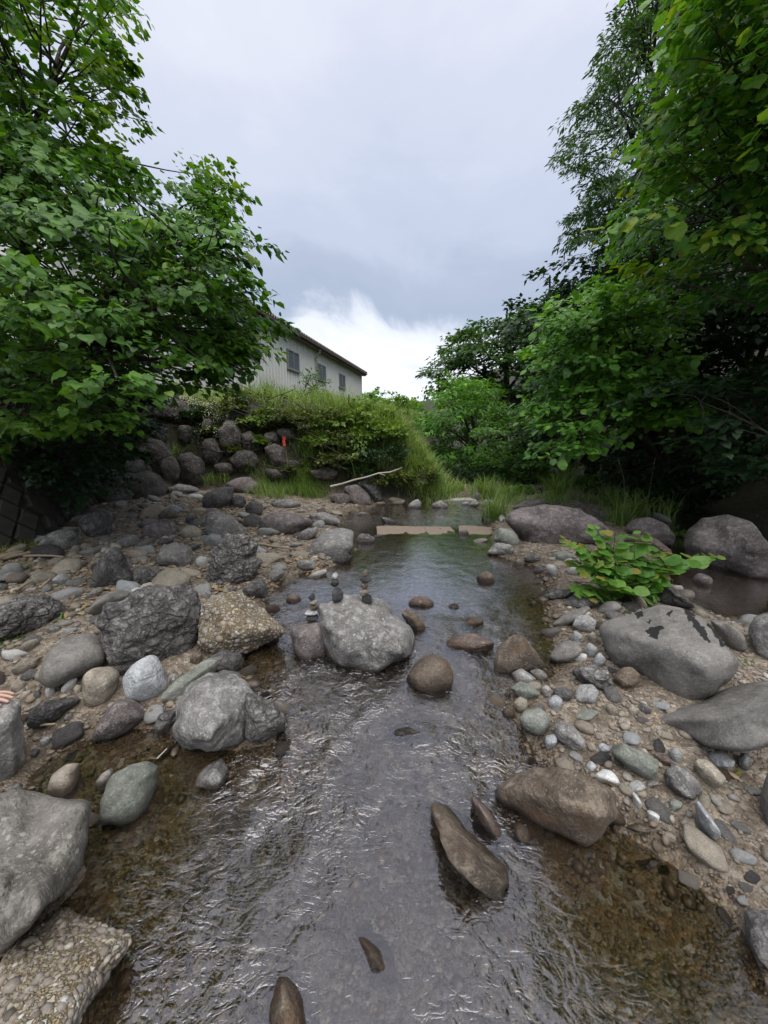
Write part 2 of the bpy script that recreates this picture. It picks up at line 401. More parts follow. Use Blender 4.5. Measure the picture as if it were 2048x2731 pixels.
ROCK = {
    'grey':   rock_mat('rock_grey', (0.25, 0.24, 0.227), (0.13, 0.122, 0.114), (0.40, 0.39, 0.37), 0.8),
    'smooth': rock_mat('rock_smooth_grey', (0.20, 0.19, 0.175), (0.14, 0.13, 0.118), (0.25, 0.24, 0.22), 0.2, fine=0.45, pit=0.15, lum=0.2),
    'weath':  rock_mat('rock_weathered', (0.185, 0.172, 0.152), (0.105, 0.096, 0.083), (0.27, 0.255, 0.225), 0.45, fine=0.8, pit=0.5, lum=0.1),
    'drip':   rock_mat('rock_smooth_stained', (0.20, 0.19, 0.175), (0.14, 0.13, 0.118), (0.25, 0.24, 0.22), 0.2, fine=0.45, pit=0.15, lum=0.02, drip=True),
    'dark':   rock_mat('rock_dark', (0.145, 0.138, 0.133), (0.07, 0.066, 0.064), (0.235, 0.228, 0.22), 0.3, crack=0.25),
    'purple': rock_mat('rock_purple', (0.19, 0.162, 0.155), (0.095, 0.08, 0.077), (0.28, 0.25, 0.24), 0.45, pit=0.8, spotcol=(0.33, 0.31, 0.29)),
    'brown':  rock_mat('rock_brown_wet', (0.15, 0.118, 0.088), (0.065, 0.05, 0.038), (0.235, 0.195, 0.15), 0.25, rough=0.5, spotcol=(0.3, 0.25, 0.18), stain=(0.13, 0.08, 0.045)),
    'pale':   rock_mat('rock_pale', (0.36, 0.36, 0.35), (0.26, 0.26, 0.255), (0.46, 0.455, 0.44), 0.2, fine=0.7, crack=0.15, lum=0.25),
    'bluish': rock_mat('rock_pale_blue', (0.40, 0.415, 0.42), (0.29, 0.30, 0.31), (0.47, 0.48, 0.485), 0.15, fine=0.6, crack=0.3, pit=0.0, lum=0.1),
    'tan':    rock_mat('rock_tan', (0.30, 0.265, 0.21), (0.20, 0.175, 0.135), (0.40, 0.36, 0.30), 0.3, fine=0.6, lum=0.35),
    'rough':  rock_mat('rock_rough', (0.215, 0.20, 0.19), (0.10, 0.092, 0.088), (0.36, 0.345, 0.33), 0.6, fine=1.1, crack=0.6, pit=0.7),
    'white':  rock_mat('rock_white', (0.56, 0.56, 0.53), (0.44, 0.44, 0.42), (0.66, 0.65, 0.62), 0.1, fine=0.5, lum=0.15),
    'green':  rock_mat('rock_greenish', (0.215, 0.225, 0.19), (0.14, 0.15, 0.125), (0.29, 0.30, 0.265), 0.3, fine=0.6),
    'red':    rock_mat('rock_reddish', (0.20, 0.15, 0.125), (0.11, 0.08, 0.066), (0.29, 0.235, 0.20), 0.3, rough=0.6, crack=0.2),
    'wall':   rock_mat('rock_wall', (0.125, 0.112, 0.10), (0.05, 0.044, 0.039), (0.23, 0.215, 0.20), 0.75, crack=0.4, pit=0.8, spotcol=(0.36, 0.36, 0.33)),
    'cairn': rock_mat('rock_charcoal', (0.055, 0.053, 0.055), (0.03, 0.029, 0.03), (0.10, 0.098, 0.095), 0.2),
    'congl':  congl_mat('rock_conglomerate'),
    'congl2': congl_mat('rock_conglomerate_ochre', (0.38, 0.32, 0.22), (0.25, 0.185, 0.105), 46),
}

def ground_material():
    t = NT('stream_bank_earth'); g = t.new('ShaderNodeNewGeometry'); v = g.outputs['Position']
    bed = t.new('ShaderNodeAttribute', attribute_name='bed').outputs['Fac']; veg = t.new('ShaderNodeAttribute', attribute_name='veg').outputs['Fac']
    n1 = t.noise(v, 1.7, 5, 0.6); n2 = t.noise(v, 11, 5, 0.65); n3 = t.noise(v, 70, 3, 0.7)
    v1 = t.voro(v, 34); v2 = t.voro(v, 85); v3 = t.voro(v, 15)
    s1 = t.new('ShaderNodeSeparateColor'); t.l.new(v1.outputs['Color'], s1.inputs[0])
    s2 = t.new('ShaderNodeSeparateColor'); t.l.new(v2.outputs['Color'], s2.inputs[0])
    s3 = t.new('ShaderNodeSeparateColor'); t.l.new(v3.outputs['Color'], s3.inputs[0])
    grav = t.ramp(s2.outputs[0], [(0, (0.12, 0.09, 0.065)), (0.3, (0.25, 0.195, 0.145)), (0.55, (0.36, 0.29, 0.21)), (0.8, (0.27, 0.245, 0.22)), (1, (0.48, 0.41, 0.32))])
    grav2 = t.ramp(s1.outputs[0], [(0, (0.12, 0.095, 0.075)), (0.4, (0.24, 0.20, 0.155)), (0.7, (0.29, 0.25, 0.2)), (1, (0.38, 0.34, 0.28))])
    land = t.mix(t.smooth(s1.outputs[1], 0.5, 0.6), grav, grav2)
    land = t.mix(t.math('MULTIPLY', t.smooth(n2, 0.42, 0.6), 0.8), land, (0.128, 0.102, 0.07))
    b1 = t.ramp(s2.outputs[0], [(0, (0.055, 0.036, 0.016)), (0.3, (0.115, 0.074, 0.030)), (0.6, (0.165, 0.11, 0.048)), (0.85, (0.12, 0.10, 0.07)), (1, (0.30, 0.22, 0.11))])
    b2 = t.ramp(s1.outputs[0], [(0, (0.05, 0.042, 0.03)), (0.4, (0.13, 0.10, 0.06)), (0.7, (0.2, 0.17, 0.12)), (0.9, (0.17, 0.17, 0.15)), (1, (0.36, 0.33, 0.27))])
    b3 = t.ramp(s3.outputs[0], [(0, (0.06, 0.055, 0.05)), (0.5, (0.15, 0.135, 0.11)), (0.8, (0.2, 0.2, 0.18)), (1, (0.40, 0.39, 0.34))])
    bedc = t.mix(t.smooth(s1.outputs[1], 0.55, 0.65), b1, b2)
    bedc = t.mix(t.math('MULTIPLY', t.smooth(s3.outputs[1], 0.72, 0.78), 0.0), bedc, b3)
    bedc = t.mix(t.math('MULTIPLY', t.smooth(n1, 0.45, 0.62), 0.5), bedc, (0.075, 0.05, 0.022))
    mid = t.new('ShaderNodeAttribute', attribute_name='mid').outputs['Fac']
    gm = t.ramp(s1.outputs[0], [(0, (0.06, 0.058, 0.06)), (0.4, (0.095, 0.09, 0.09)), (0.75, (0.135, 0.13, 0.125)), (1, (0.26, 0.25, 0.22))])
    gm = t.mix(t.smooth(n2, 0.4, 0.7), gm, (0.085, 0.08, 0.078))
    bedc = t.mix(t.math('MULTIPLY', mid, 0.85), bedc, gm)
    vegc = t.mix(t.smooth(n2, 0.35, 0.65), (0.022, 0.017, 0.011), (0.038, 0.045, 0.016))
    c = t.mix(bed, land, bedc); c = t.mix(veg, c, vegc)
    damp = t.new('ShaderNodeAttribute', attribute_name='damp').outputs['Fac']
    c = t.mix(t.math('MULTIPLY', damp, t.math('SUBTRACT', 1.0, bed)), c, t.mix(1.0, c, (0.42, 0.38, 0.34), 'MULTIPLY'))
    h = t.math('ADD', t.math('MULTIPLY', v1.outputs['Distance'], -0.9), t.math('MULTIPLY', v2.outputs['Distance'], -0.45))
    h = t.math('ADD', h, t.math('MULTIPLY', n3, 0.3))
    r = t.math('SUBTRACT', 0.9, t.math('MULTIPLY', damp, 0.4))
    return t.done(t.bsdf(**{'Base Color': c, 'Roughness': r, 'Normal': t.bump(h, 0.9, 0.02)}).outputs[0])

def water_material():
    t = NT('stream_water'); g = t.new('ShaderNodeNewGeometry')
    mp = t.new('ShaderNodeMapping'); mp.inputs['Scale'].default_value = (0.75, 1.15, 1.0); mp.inputs['Rotation'].default_value = (0, 0, 0.5); t.l.new(g.outputs['Position'], mp.inputs['Vector']); v = mp.outputs[0]
    rap = t.new('ShaderNodeAttribute', attribute_name='rapid').outputs['Fac']
    def crease(x): return t.math('POWER', t.math('ABSOLUTE', t.math('MULTIPLY_ADD', x, 2.0, -1.0)), 0.8)
    a = crease(t.noise(v, 10, 2, 0.5, 1.0))
    b = crease(t.noise(v, 24, 2, 0.5, 1.4))
    d = t.noise(v, 60, 1, 0.5, 0.4)
    h = t.math('ADD', t.math('MULTIPLY', a, 1.0), t.math('MULTIPLY', b, 0.5)); h = t.math('ADD', h, t.math('MULTIPLY', d, 0.06))
    amp = t.math('MULTIPLY_ADD', rap, 0.0078, 0.0007)
    n = t.bump(t.math('MULTIPLY', h, amp), 1.0, 1.0)
    fr = t.new('ShaderNodeFresnel', IOR=1.333); t.put(fr.inputs['Normal'], n)
    f = t.math('MULTIPLY_ADD', fr.outputs[0], 2.9, 0.055, clamp=True)
    gl = t.new('ShaderNodeBsdfGlossy', Roughness=0.05); gl.inputs['Color'].default_value = (0.93, 0.94, 1.0, 1); t.put(gl.inputs['Normal'], n)
    tr = t.new('ShaderNodeBsdfRefraction', Roughness=0.0, IOR=1.333); tr.inputs['Color'].default_value = (0.92, 0.88, 0.80, 1); t.put(tr.inputs['Normal'], n)
    mx = t.new('ShaderNodeMixShader'); t.put(mx.inputs[0], f); t.l.new(tr.outputs[0], mx.inputs[1]); t.l.new(gl.outputs[0], mx.inputs[2])
    return t.done(mx.outputs[0])

def leaf_mat(name, cols, rough=0.46, trans=0.27, back=1.4, spec=0.34):
    t = NT(name)
    a = t.new('ShaderNodeAttribute', attribute_name='tint').outputs['Fac']
    k = len(cols)
    c = t.ramp(a, [(i / max(1, k - 1), cc) for i, cc in enumerate(cols)])
    g = t.new('ShaderNodeNewGeometry')
    nz = t.noise(g.outputs['Position'], 40, 2)
    c = t.mix(t.math('MULTIPLY', t.smooth(nz, 0.4, 0.7), 0.25), c, t.mix(1.0, c, (0.6, 0.62, 0.5), 'MULTIPLY'))
    p = t.bsdf(**{'Base Color': c, 'Roughness': rough, 'Specular IOR Level': spec})
    tl = t.new('ShaderNodeBsdfTranslucent'); t.put(tl.inputs['Color'], t.mix(1.0, c, (back * 1.2, back * 1.25, back * 0.45), 'MULTIPLY'))
    mx = t.new('ShaderNodeMixShader'); mx.inputs[0].default_value = trans; t.l.new(p.outputs[0], mx.inputs[1]); t.l.new(tl.outputs[0], mx.inputs[2])
    return t.done(mx.outputs[0])

def plain(name, col, rough=0.6, metal=0.0, nscale=0, namp=0.2, bump=0.0, spec=0.5):
    t = NT(name); kw = {'Base Color': col, 'Roughness': rough, 'Metallic': metal, 'Specular IOR Level': spec}
    if nscale:
        tc = t.new('ShaderNodeTexCoord'); n = t.noise(tc.outputs['Object'], nscale, 5, 0.6)
        kw['Base Color'] = t.mix(n, tuple(x * (1 - namp) for x in col), tuple(min(1, x * (1 + namp)) for x in col))
        if bump: kw['Normal'] = t.bump(n, bump, 0.02)
    return t.done(t.bsdf(**kw).outputs[0])

M = {
    'leafL': leaf_mat('leaf_mulberry', [(0.028, 0.083, 0.011), (0.057, 0.149, 0.015), (0.098, 0.224, 0.019), (0.183, 0.269, 0.026)]),
    'leafR': leaf_mat('leaf_yellow_green', [(0.038, 0.120, 0.018), (0.076, 0.200, 0.024), (0.145, 0.290, 0.032), (0.289, 0.310, 0.032)], trans=0.38),
    'leafM': leaf_mat('leaf_alder', [(0.055, 0.148, 0.028), (0.101, 0.242, 0.034), (0.164, 0.357, 0.046), (0.224, 0.409, 0.054)]),
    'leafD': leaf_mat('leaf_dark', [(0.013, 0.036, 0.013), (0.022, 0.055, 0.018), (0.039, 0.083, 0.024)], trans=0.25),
    'leafF': leaf_mat('leaf_fine', [(0.035, 0.086, 0.026), (0.058, 0.128, 0.031), (0.087, 0.167, 0.043)], rough=0.5, trans=0.3),
    'leafB': leaf_mat('leaf_bush', [(0.049, 0.118, 0.029), (0.099, 0.205, 0.043), (0.166, 0.300, 0.065)], trans=0.35),
    'leafK': leaf_mat('leaf_knotweed', [(0.063, 0.165, 0.025), (0.105, 0.242, 0.040), (0.168, 0.308, 0.060), (0.231, 0.187, 0.040)], trans=0.35, rough=0.45),
    'leafY': leaf_mat('leaf_light_weed', [(0.085, 0.15, 0.03), (0.14, 0.23, 0.05), (0.21, 0.31, 0.07), (0.28, 0.33, 0.12)], trans=0.3, rough=0.55),
    'leafS': leaf_mat('leaf_bank_shrub', [(0.048, 0.064, 0.024), (0.088, 0.104, 0.035), (0.128, 0.176, 0.040), (0.224, 0.256, 0.056)], trans=0.3, rough=0.55),
    'grass': leaf_mat('grass_blade', [(0.095, 0.162, 0.045), (0.157, 0.252, 0.067), (0.235, 0.336, 0.101), (0.358, 0.392, 0.190)], trans=0.35, rough=0.5),
    'grassd': leaf_mat('grass_blade_dull', [(0.063, 0.098, 0.028), (0.126, 0.168, 0.042), (0.210, 0.224, 0.070), (0.280, 0.238, 0.112)], trans=0.3, rough=0.6),
    'flower': leaf_mat('white_petal', [(0.5, 0.52, 0.42), (0.68, 0.68, 0.58)], trans=0.3, rough=0.7),
    'litter': leaf_mat('dry_leaf', [(0.10, 0.06, 0.035), (0.23, 0.15, 0.08), (0.36, 0.27, 0.16), (0.42, 0.35, 0.24)], trans=0.1, rough=0.8),
    'bark': plain('bark', (0.05, 0.042, 0.034), 0.9, nscale=14, namp=0.5, bump=0.6),
    'barkl': plain('bark_light', (0.10, 0.085, 0.066), 0.9, nscale=14, namp=0.5, bump=0.6),
    'stem': plain('stem_green_red', (0.075, 0.055, 0.03), 0.6, nscale=30, namp=0.4),
    'wood': plain('dry_wood', (0.28, 0.22, 0.155), 0.85, nscale=22, namp=0.4, bump=0.4),
    'woodp': plain('bleached_wood', (0.42, 0.39, 0.33), 0.85, nscale=22, namp=0.3, bump=0.4),
    'ribbon': plain('red_tape', (0.62, 0.09, 0.06), 0.45),
    'concrete': plain('concrete', (0.36, 0.345, 0.31), 0.85, nscale=9, namp=0.3, bump=0.25),
    'sandsill': plain('sandy_concrete', (0.21, 0.165, 0.125), 0.8, nscale=16, namp=0.3, bump=0.3),
    'block': plain('dark_block', (0.05, 0.046, 0.038), 0.9, nscale=12, namp=0.6, bump=0.5),  # near-black base tone with strong noise mottling
    'siding': plain('ribbed_steel_cladding', (0.68, 0.68, 0.65), 0.55, nscale=1.5, namp=0.07),
    'brownmetal': plain('brown_steel', (0.11, 0.082, 0.068), 0.5, nscale=4, namp=0.2),
    'roof': plain('roof_steel', (0.16, 0.125, 0.105), 0.5, nscale=4, namp=0.2),
    'alu': plain('window_aluminium', (0.30, 0.31, 0.32), 0.4, 0.4),
    'pipe': plain('pvc_pipe', (0.42, 0.40, 0.36), 0.45),
    'glass': plain('window_glass', (0.11, 0.15, 0.18), 0.08, spec=0.9),
    'blind': plain('window_blind', (0.33, 0.38, 0.40), 0.8),
    'ground': ground_material(), 'water': water_material(),
}
def pebble_material():
    t = NT('gravel'); a = t.new('ShaderNodeAttribute', attribute_name='tint').outputs['Fac']; tc = t.new('ShaderNodeTexCoord')
    c = t.ramp(a, [(0, (0.10, 0.085, 0.07)), (0.2, (0.20, 0.17, 0.14)), (0.45, (0.29, 0.245, 0.19)), (0.62, (0.25, 0.24, 0.225)), (0.78, (0.36, 0.31, 0.245)), (0.9, (0.45, 0.42, 0.36)), (1, (0.56, 0.55, 0.50))])
    n = t.noise(tc.outputs['Object'], 60, 4, 0.7)
    c = t.mix(t.smooth(n, 0.35, 0.7), t.mix(1.0, c, (0.7, 0.68, 0.66), 'MULTIPLY'), c)
    wet, sp = wet_factor(t, 0.4)
    c = t.mix(wet, c, t.mix(1.0, c, (0.42, 0.35, 0.27), 'MULTIPLY'))
    return t.done(t.bsdf(**{'Base Color': c, 'Roughness': t.math('SUBTRACT', 0.85, t.math('MULTIPLY', wet, 0.5)), 'Normal': t.bump(n, 0.4, 0.01)}).outputs[0])
M['gravel'] = pebble_material()
# ------------------------------------------------------------------ the ground and the water
def axis(dense_lo, dense_hi, step, far, g=1.18):
    a = list(np.arange(dense_lo, dense_hi + 1e-6, step)); s = step; x = dense_hi
    while x < far: s *= g; x += s; a.append(x)
    s = step; x = dense_lo
    while x > -far: s *= g; x -= s; a.insert(0, x)
    return np.array(a)
def grid_faces(nx, ny):
    i = np.arange(nx - 1)[None, :] + np.arange(ny - 1)[:, None] * nx
    return np.stack([i, i + 1, i + nx + 1, i + nx], -1).reshape(-1, 4)

gx = axis(-6.0, 6.0, 0.05, 600); gy = axis(-0.5, 10.5, 0.05, 600)
GX, GY = np.meshgrid(gx, gy)
GX, GY = GX.ravel(), GY.ravel()
GZ = ground(GX, GY)
_P2 = np.stack([GX, GY], -1)
_s = np.minimum(poly_sd(_P2, STREAM), poly_sd(_P2, CHANNEL)); _b = -poly_sd(_P2, BANK)
_wl = wlevel(GY)
a_bed = sstep(0.06, -0.04, GZ - _wl) * (GY < 12)
a_damp = sstep(0.10, 0.01, GZ - _wl) * (GY < 12)
_ss = -poly_sd(_P2, STREAM)
a_mid = sstep(0.10, 0.38, _ss + 0.12 * fbm(np.stack([GX * 2, GY * 2, 0 * GX], -1), 3)) * (1 - sstep(0.45, 0.75, GX + 0.12 * (GY - 1)) * sstep(1.45, 1.2, GY)) * (1 - sstep(-0.72, -0.95, GX) * sstep(2.0, 1.8, GY)) * sstep(7.5, 5.0, GY)
a_veg = np.maximum.reduce([sstep(-0.05, 0.2, _b), sstep(10, 12, GY), sstep(0.0, 0.6, GX - (4.4 + 0.16 * GY))])
me = mesh_np('ground', np.stack([GX, GY, GZ], -1), grid_faces(len(gx), len(gy)), M['ground'], True, {'bed': a_bed, 'damp': a_damp, 'veg': a_veg, 'mid': a_mid})
tag(link('ground', me), kind='structure')

wx = np.concatenate([np.arange(-6, -1.9, 0.1), np.arange(-1.9, 2.4, 0.022), np.arange(2.4, 12.1, 0.12)])
wy = np.concatenate([np.arange(-3, 0.4, 0.1), np.arange(0.4, 4.4, 0.022), np.arange(4.4, 11.01, 0.08)])
WX, WY = np.meshgrid(wx, wy); WX, WY = WX.ravel(), WY.ravel()
_c = np.interp(WY, [0.5, 1.2, 2.0, 3.0, 4.5], [0.0, -0.02, 0.0, 0.12, 0.3])
rap = sstep(3.4, 2.6, WY) * (0.25 + 0.75 * sstep(1.05, 1.45, WY)) * sstep(1.35, 0.95, np.abs(WX - 0.0))
rap = np.maximum(rap, 0.55 * sstep(0.5, 0.2, np.abs(WX + 0.45 + 0.12 * (WY - 1.0))) * sstep(2.2, 1.5, WY))      # quick water along the left
rap = np.maximum(rap, 0.22 * sstep(0.12, 0.02, np.abs(WX - (0.62 + 0.06 * (1.1 - WY)))) * sstep(1.35, 1.1, WY))  # ripple seam on the right
calm = sstep(0.58, 0.78, WX - 0.1 * (1.0 - WY)) * sstep(1.35, 1.2, WY)
rap = rap * (1 - 0.97 * calm)
pool = np.array([(WX + 0.0), WY]).T
rap = rap * (1 - 0.9 * sstep(-0.75, -0.95, WX) * sstep(2.1, 1.9, WY) * sstep(1.05, 1.25, WY))      # still side pool by the left bank
rap = rap * (0.42 + 0.58 * sstep(-0.15, 0.3, fbm(np.stack([WX * 2.2, WY * 1.6, 0 * WX], -1), 2))) + 0.11 * sstep(2.9, 4.2, WY) + 0.85 * sstep(5.9, 6.6, WY) + 0.03 * (1 - calm)
rap = np.maximum(rap, 0.10 * sstep(4.9, 5.3, WY) * sstep(6.3, 5.8, WY))
Pw = np.stack([WX * 7.5, WY * 5.5, 0 * WX], -1)
WZ = wlevel(WY) + rap * (0.011 * fbm(Pw, 3, 0.55) + 0.010 * fbm(Pw * 0.45 + 9, 2, ridged=True) - 0.006)
me = mesh_np('water', np.stack([WX, WY, WZ], -1), grid_faces(len(wx), len(wy)), M['water'], True, {'rapid': rap})
tag(link('water', me), kind='structure')

# ------------------------------------------------------------------ rocks
GOLD = math.pi * (3 - math.sqrt(5))
def fib(n, rng):
    i = np.arange(n) + 0.5; ph = np.arccos(1 - 2 * i / n); th = GOLD * i
    D = np.stack([np.cos(th) * np.sin(ph), np.sin(th) * np.sin(ph), np.cos(ph)], -1)
    A = rng.normal(size=(3, 3)); Q, _ = np.linalg.qr(A)
    D = D @ Q.T + rng.normal(size=D.shape) * 0.18
    return D / np.linalg.norm(D, axis=1)[:, None]

def base_shape(sub, k, n, rng, flat_top=None):
    V, Fc = ico(sub)
    D = fib(n, rng); d = rng.uniform(0.74, 1.0, n)
    if flat_top is not None:
        D = np.concatenate([D, [[0.05, -0.1, 1.0]]]); D[-1] /= np.linalg.norm(D[-1]); d = np.concatenate([d, [flat_top]])
    q = np.maximum(V @ D.T, 0) / d
    rho = (q ** k).sum(1) ** (-1.0 / k)
    return V * rho[:, None], Fc

def normals(V, Fc):
    a = np.cross(V[Fc[:, 1]] - V[Fc[:, 0]], V[Fc[:, 2]] - V[Fc[:, 0]])
    N = np.zeros_like(V)
    for j in range(3): np.add.at(N, Fc[:, j], a)
    return N / (np.linalg.norm(N, axis=1)[:, None] + 1e-12)

_ADJ = {}
def _adj(sub):
    if sub not in _ADJ:
        V, Fc = ico(sub); a = np.concatenate([Fc[:, 0], Fc[:, 1], Fc[:, 2]]); b = np.concatenate([Fc[:, 1], Fc[:, 2], Fc[:, 0]])
        _ADJ[sub] = (a, b, np.bincount(a, minlength=len(V)).astype(float))
    return _ADJ[sub]
STYLE = {'drip': (9, 14, .012), 'weath': (13, 13, .016), 'grey': (17, 14, .036), 'smooth': (9, 14, .012), 'dark': (19, 12, .042), 'purple': (10, 14, .026), 'brown': (14, 13, .022), 'pale': (14, 13, .024), 'bluish': (14, 13, .022),
         'tan': (8, 15, .02), 'rough': (15, 15, .05), 'cairn': (9, 14, .02), 'white': (8, 15, .02), 'green': (7, 16, .014), 'red': (12, 13, .026), 'wall': (15, 14, .045), 'congl': (8, 16, .022), 'congl2': (8, 16, .022)}
ROCKS = []
_rid = [0]
def rock(view, mat, label, pts, name='boulder', cat=None, thick=0.95, sub=None, c=0.25, lift=0.0, group=None, bed=False, angular=None, flat_top=None, noise=None, ext=1.12, centre=None, seed=None):
    """a stone whose outline from the bank is the given one, with its own depth, facets and relief"""
    _rid[0] += 1
    rng = np.random.default_rng(1000 + (_rid[0] if seed is None else seed))
    P = px(view, np.array(pts, float).reshape(-1, 2))
    x, y = P[:, 0], P[:, 1]; x2, y2 = np.roll(x, -1), np.roll(y, -1)
    cr = x * y2 - x2 * y; A = cr.sum() / 2
    cx, cy = ((x + x2) * cr).sum() / (6 * A), ((y + y2) * cr).sum() / (6 * A)
    area = abs(A)
    P = P.copy(); low = P[:, 1] > cy; P[low, 1] = cy + (P[low, 1] - cy) * ext
    # outline radius by direction
    nb = 240
    ang = (np.arange(nb) + 0.5) * 2 * math.pi / nb
    dirs = np.stack([np.cos(ang), np.sin(ang)], -1)
    R = np.zeros(nb)
    a = P - (cx, cy); b = np.roll(a, -1, 0)
    for p_, q_ in zip(a, b):
        e = q_ - p_
        den = dirs[:, 0] * e[1] - dirs[:, 1] * e[0]
        den = np.where(np.abs(den) < 1e-9, 1e-9, den)
        tt = (p_[0] * e[1] - p_[1] * e[0]) / den
        ss = (p_[0] * dirs[:, 1] - p_[1] * dirs[:, 0]) / den
        ok = (tt > 0) & (ss >= -1e-6) & (ss <= 1 + 1e-6)
        R = np.where(ok, np.maximum(R, tt), R)
    R = np.where(R <= 0, R.mean(), R)
    ker = np.exp(-0.5 * (np.arange(-6, 7) / 2.2) ** 2); ker /= ker.sum()
    R = np.convolve(np.concatenate([R[-6:], R, R[:6]]), ker, 'valid')
    # where it stands
    s_px = math.sqrt(area)
    k, nf, namp = STYLE[mat]
    if angular: k = angular
    if noise is not None: namp = noise
    if sub is None: sub = 5 if s_px > 150 else (4 if s_px > 45 else 3)
    C = np.asarray(centre, float) if centre is not None else hit((cx, cy), lift=0.03 + lift, bed=bed)
    H = 0.3
    for _ in range(3):
        depth = (C - CAM) @ FWD
        rv = C - CAM; al = math.atan2(-rv[2], math.hypot(rv[0], rv[1]))
        S = s_px * depth / F; Dp = thick * S * (1 + 0.6 * float(sstep(0.38, 0.9, al)))
        vpx = (P[:, 1].max() - P[:, 1].min()) * depth / F
        H = math.sqrt(max(vpx ** 2 - (Dp * math.sin(max(al, 0))) ** 2, (0.38 * vpx) ** 2)) / max(0.3, math.cos(al))
        if centre is None: C = hit((cx, cy), lift=c * H + lift, bed=bed)
    Wd = (P[:, 0].max() - P[:, 0].min()) * depth / F
    V, Fc = base_shape(sub, k, nf, rng, flat_top)
    az = math.atan2(rv[0], rv[1])
    V = V * np.array([Wd / 2, Dp / 2, H / 2])
    ca, sa = math.cos(az), math.sin(az)
    V = np.stack([V[:, 0] * ca + V[:, 1] * sa, -V[:, 0] * sa + V[:, 1] * ca, V[:, 2]], -1) + C
    uv, dz = project(V); off = uv - (cx, cy)
    def sq(Cm, pw):
        ev, U = np.linalg.eigh(Cm); return U @ np.diag(np.maximum(ev, 1e-6) ** pw) @ U.T
    rr = np.sqrt(np.linspace(0.02, 1, 24)); gp = (dirs[:, None, :] * (R[:, None] * rr[None])[..., None]).reshape(-1, 2); gw = np.repeat(R ** 2, 24)
    Cp = (gp * gw[:, None]).T @ gp / gw.sum() * 4; Cb = off.T @ off / len(off) * 3
    Am = sq(Cp, .5) @ sq(Cb, -.5)
    V = CAM + ray(np.array([cx, cy]) + off @ Am.T) * dz[:, None]
    for it in range(2):
        uv, dz = project(V)
        off = uv - (cx, cy); r = np.hypot(off[:, 0], off[:, 1]); th = np.mod(np.arctan2(off[:, 1], off[:, 0]), 2 * math.pi)
        bi = (th / (2 * math.pi) * nb).astype(int) % nb
        Sb = np.zeros(nb); np.maximum.at(Sb, bi, r)
        m = 3
        Sx = np.concatenate([Sb[-m:], Sb, Sb[:m]]); Sb = np.max(np.stack([Sx[j:j + nb] for j in range(2 * m + 1)]), 0)
        Sb = np.convolve(np.concatenate([Sb[-6:], Sb, Sb[:6]]), ker, 'valid')
        f = R / np.maximum(Sb, 1e-6)
        fx = np.interp(th, np.concatenate([[ang[-1] - 2 * math.pi], ang, [ang[0] + 2 * math.pi]]), np.concatenate([[f[-1]], f, [f[0]]]))
        w = sstep(0.0, 0.55, r / np.maximum(Sb[bi], 1e-6))
        fx = f.mean() * (1 - w) + fx * w
        q = np.array([cx, cy]) + off * fx[:, None]
        V = CAM + ray(q) * dz[:, None]
    # ease the warp
    nbr = _adj(sub)
    for _ in range(3 if mat not in ('smooth', 'drip') else 8):
        acc = np.zeros_like(V); np.add.at(acc, nbr[0], V[nbr[1]]); V = 0.5 * V + 0.5 * acc / nbr[2][:, None]
    # relief
    N = normals(V, Fc); size = S
    Q = (V - C) / size + rng.uniform(0, 50, 3)
    rel = fbm(Q * 2.6, 4, 0.55) * 0.8
    if mat in ('rough', 'wall', 'dark'):
        rel = rel * 1.2 + (0.42 if mat == 'rough' else 0.3) * fbm(Q * 4.2 * np.array([1, 1, 1.7]) + 0.35 * fbm(Q * 2.0, 2)[:, None], 4, 0.62, ridged=True) - 0.3
    V = V + N * (rel * namp * size)[:, None]
    if mat in ('congl', 'congl2'):
        V = V + N * (0.006 * np.maximum(0, pn(V * 60)))[:, None]
    # root it in the ground
    gl = float(ground(C[0:1], C[1:2])[0])
    zmin = V[:, 2].min()
    if zmin > gl - 0.03 and centre is None:
        lo = V[:, 2] < C[2]
        V[lo, 2] = C[2] + (V[lo, 2] - C[2]) * ((C[2] - gl + 0.04) / max(C[2] - zmin, 1e-3))
    org = np.array([C[0], C[1], V[:, 2].min()])
    me = mesh_np(name, V - org, Fc, ROCK[mat], True)
    o = link(name, me, loc=org)
    tag(o, label, cat or name.split('_')[-1], group)
    ROCKS.append((C, S, H, label, o, V))
    return o
# ---- boulders and stones one can tell apart
rock('G', 'grey', 'big speckled grey boulder in midstream carrying the two taller stone cairns', [490,430,600,395,720,345,880,342,1060,385,1200,520,1330,640,1365,760,1350,900,1150,935,1000,985,800,1005,640,990,560,900,520,760,495,600], thick=1.05, sub=6, flat_top=0.62, noise=.03, seed=1)
rock('G', 'purple', 'low grey-brown slab leaning against the cairn boulder and carrying the smallest cairn', [235,640,380,575,490,570,540,640,570,780,600,930,370,930,270,840], name='rock', thick=1.1, noise=.03)
rock('A', 'rough', 'large rough dark boulder with crusty pitted face behind the pale blue-grey block', [408,660,470,600,560,545,650,505,790,497,862,540,872,630,855,715,800,800,730,855,600,865,500,860,440,770], thick=0.9, sub=6, noise=.05)
rock('A', 'congl2', 'ochre pebble-studded conglomerate boulder beside the rough dark boulder', [875,570,1010,530,1060,545,1150,610,1230,680,1235,715,1180,740,1060,790,930,800,850,760,860,640], thick=1.25, sub=5)
rock('A', 'rough', 'tall craggy grey boulder with a torn right edge at the head of the left bank', [880,440,950,330,970,285,1080,290,1120,330,1110,380,1135,400,1090,470,1020,530,900,520], thick=0.8, sub=6, noise=.07, angular=12)
rock('A', 'dark', 'pointed dark boulder standing upright like a fin on the left gravel', [365,525,400,440,450,345,500,322,540,360,560,420,582,470,570,505,470,525], thick=0.7, noise=.03)
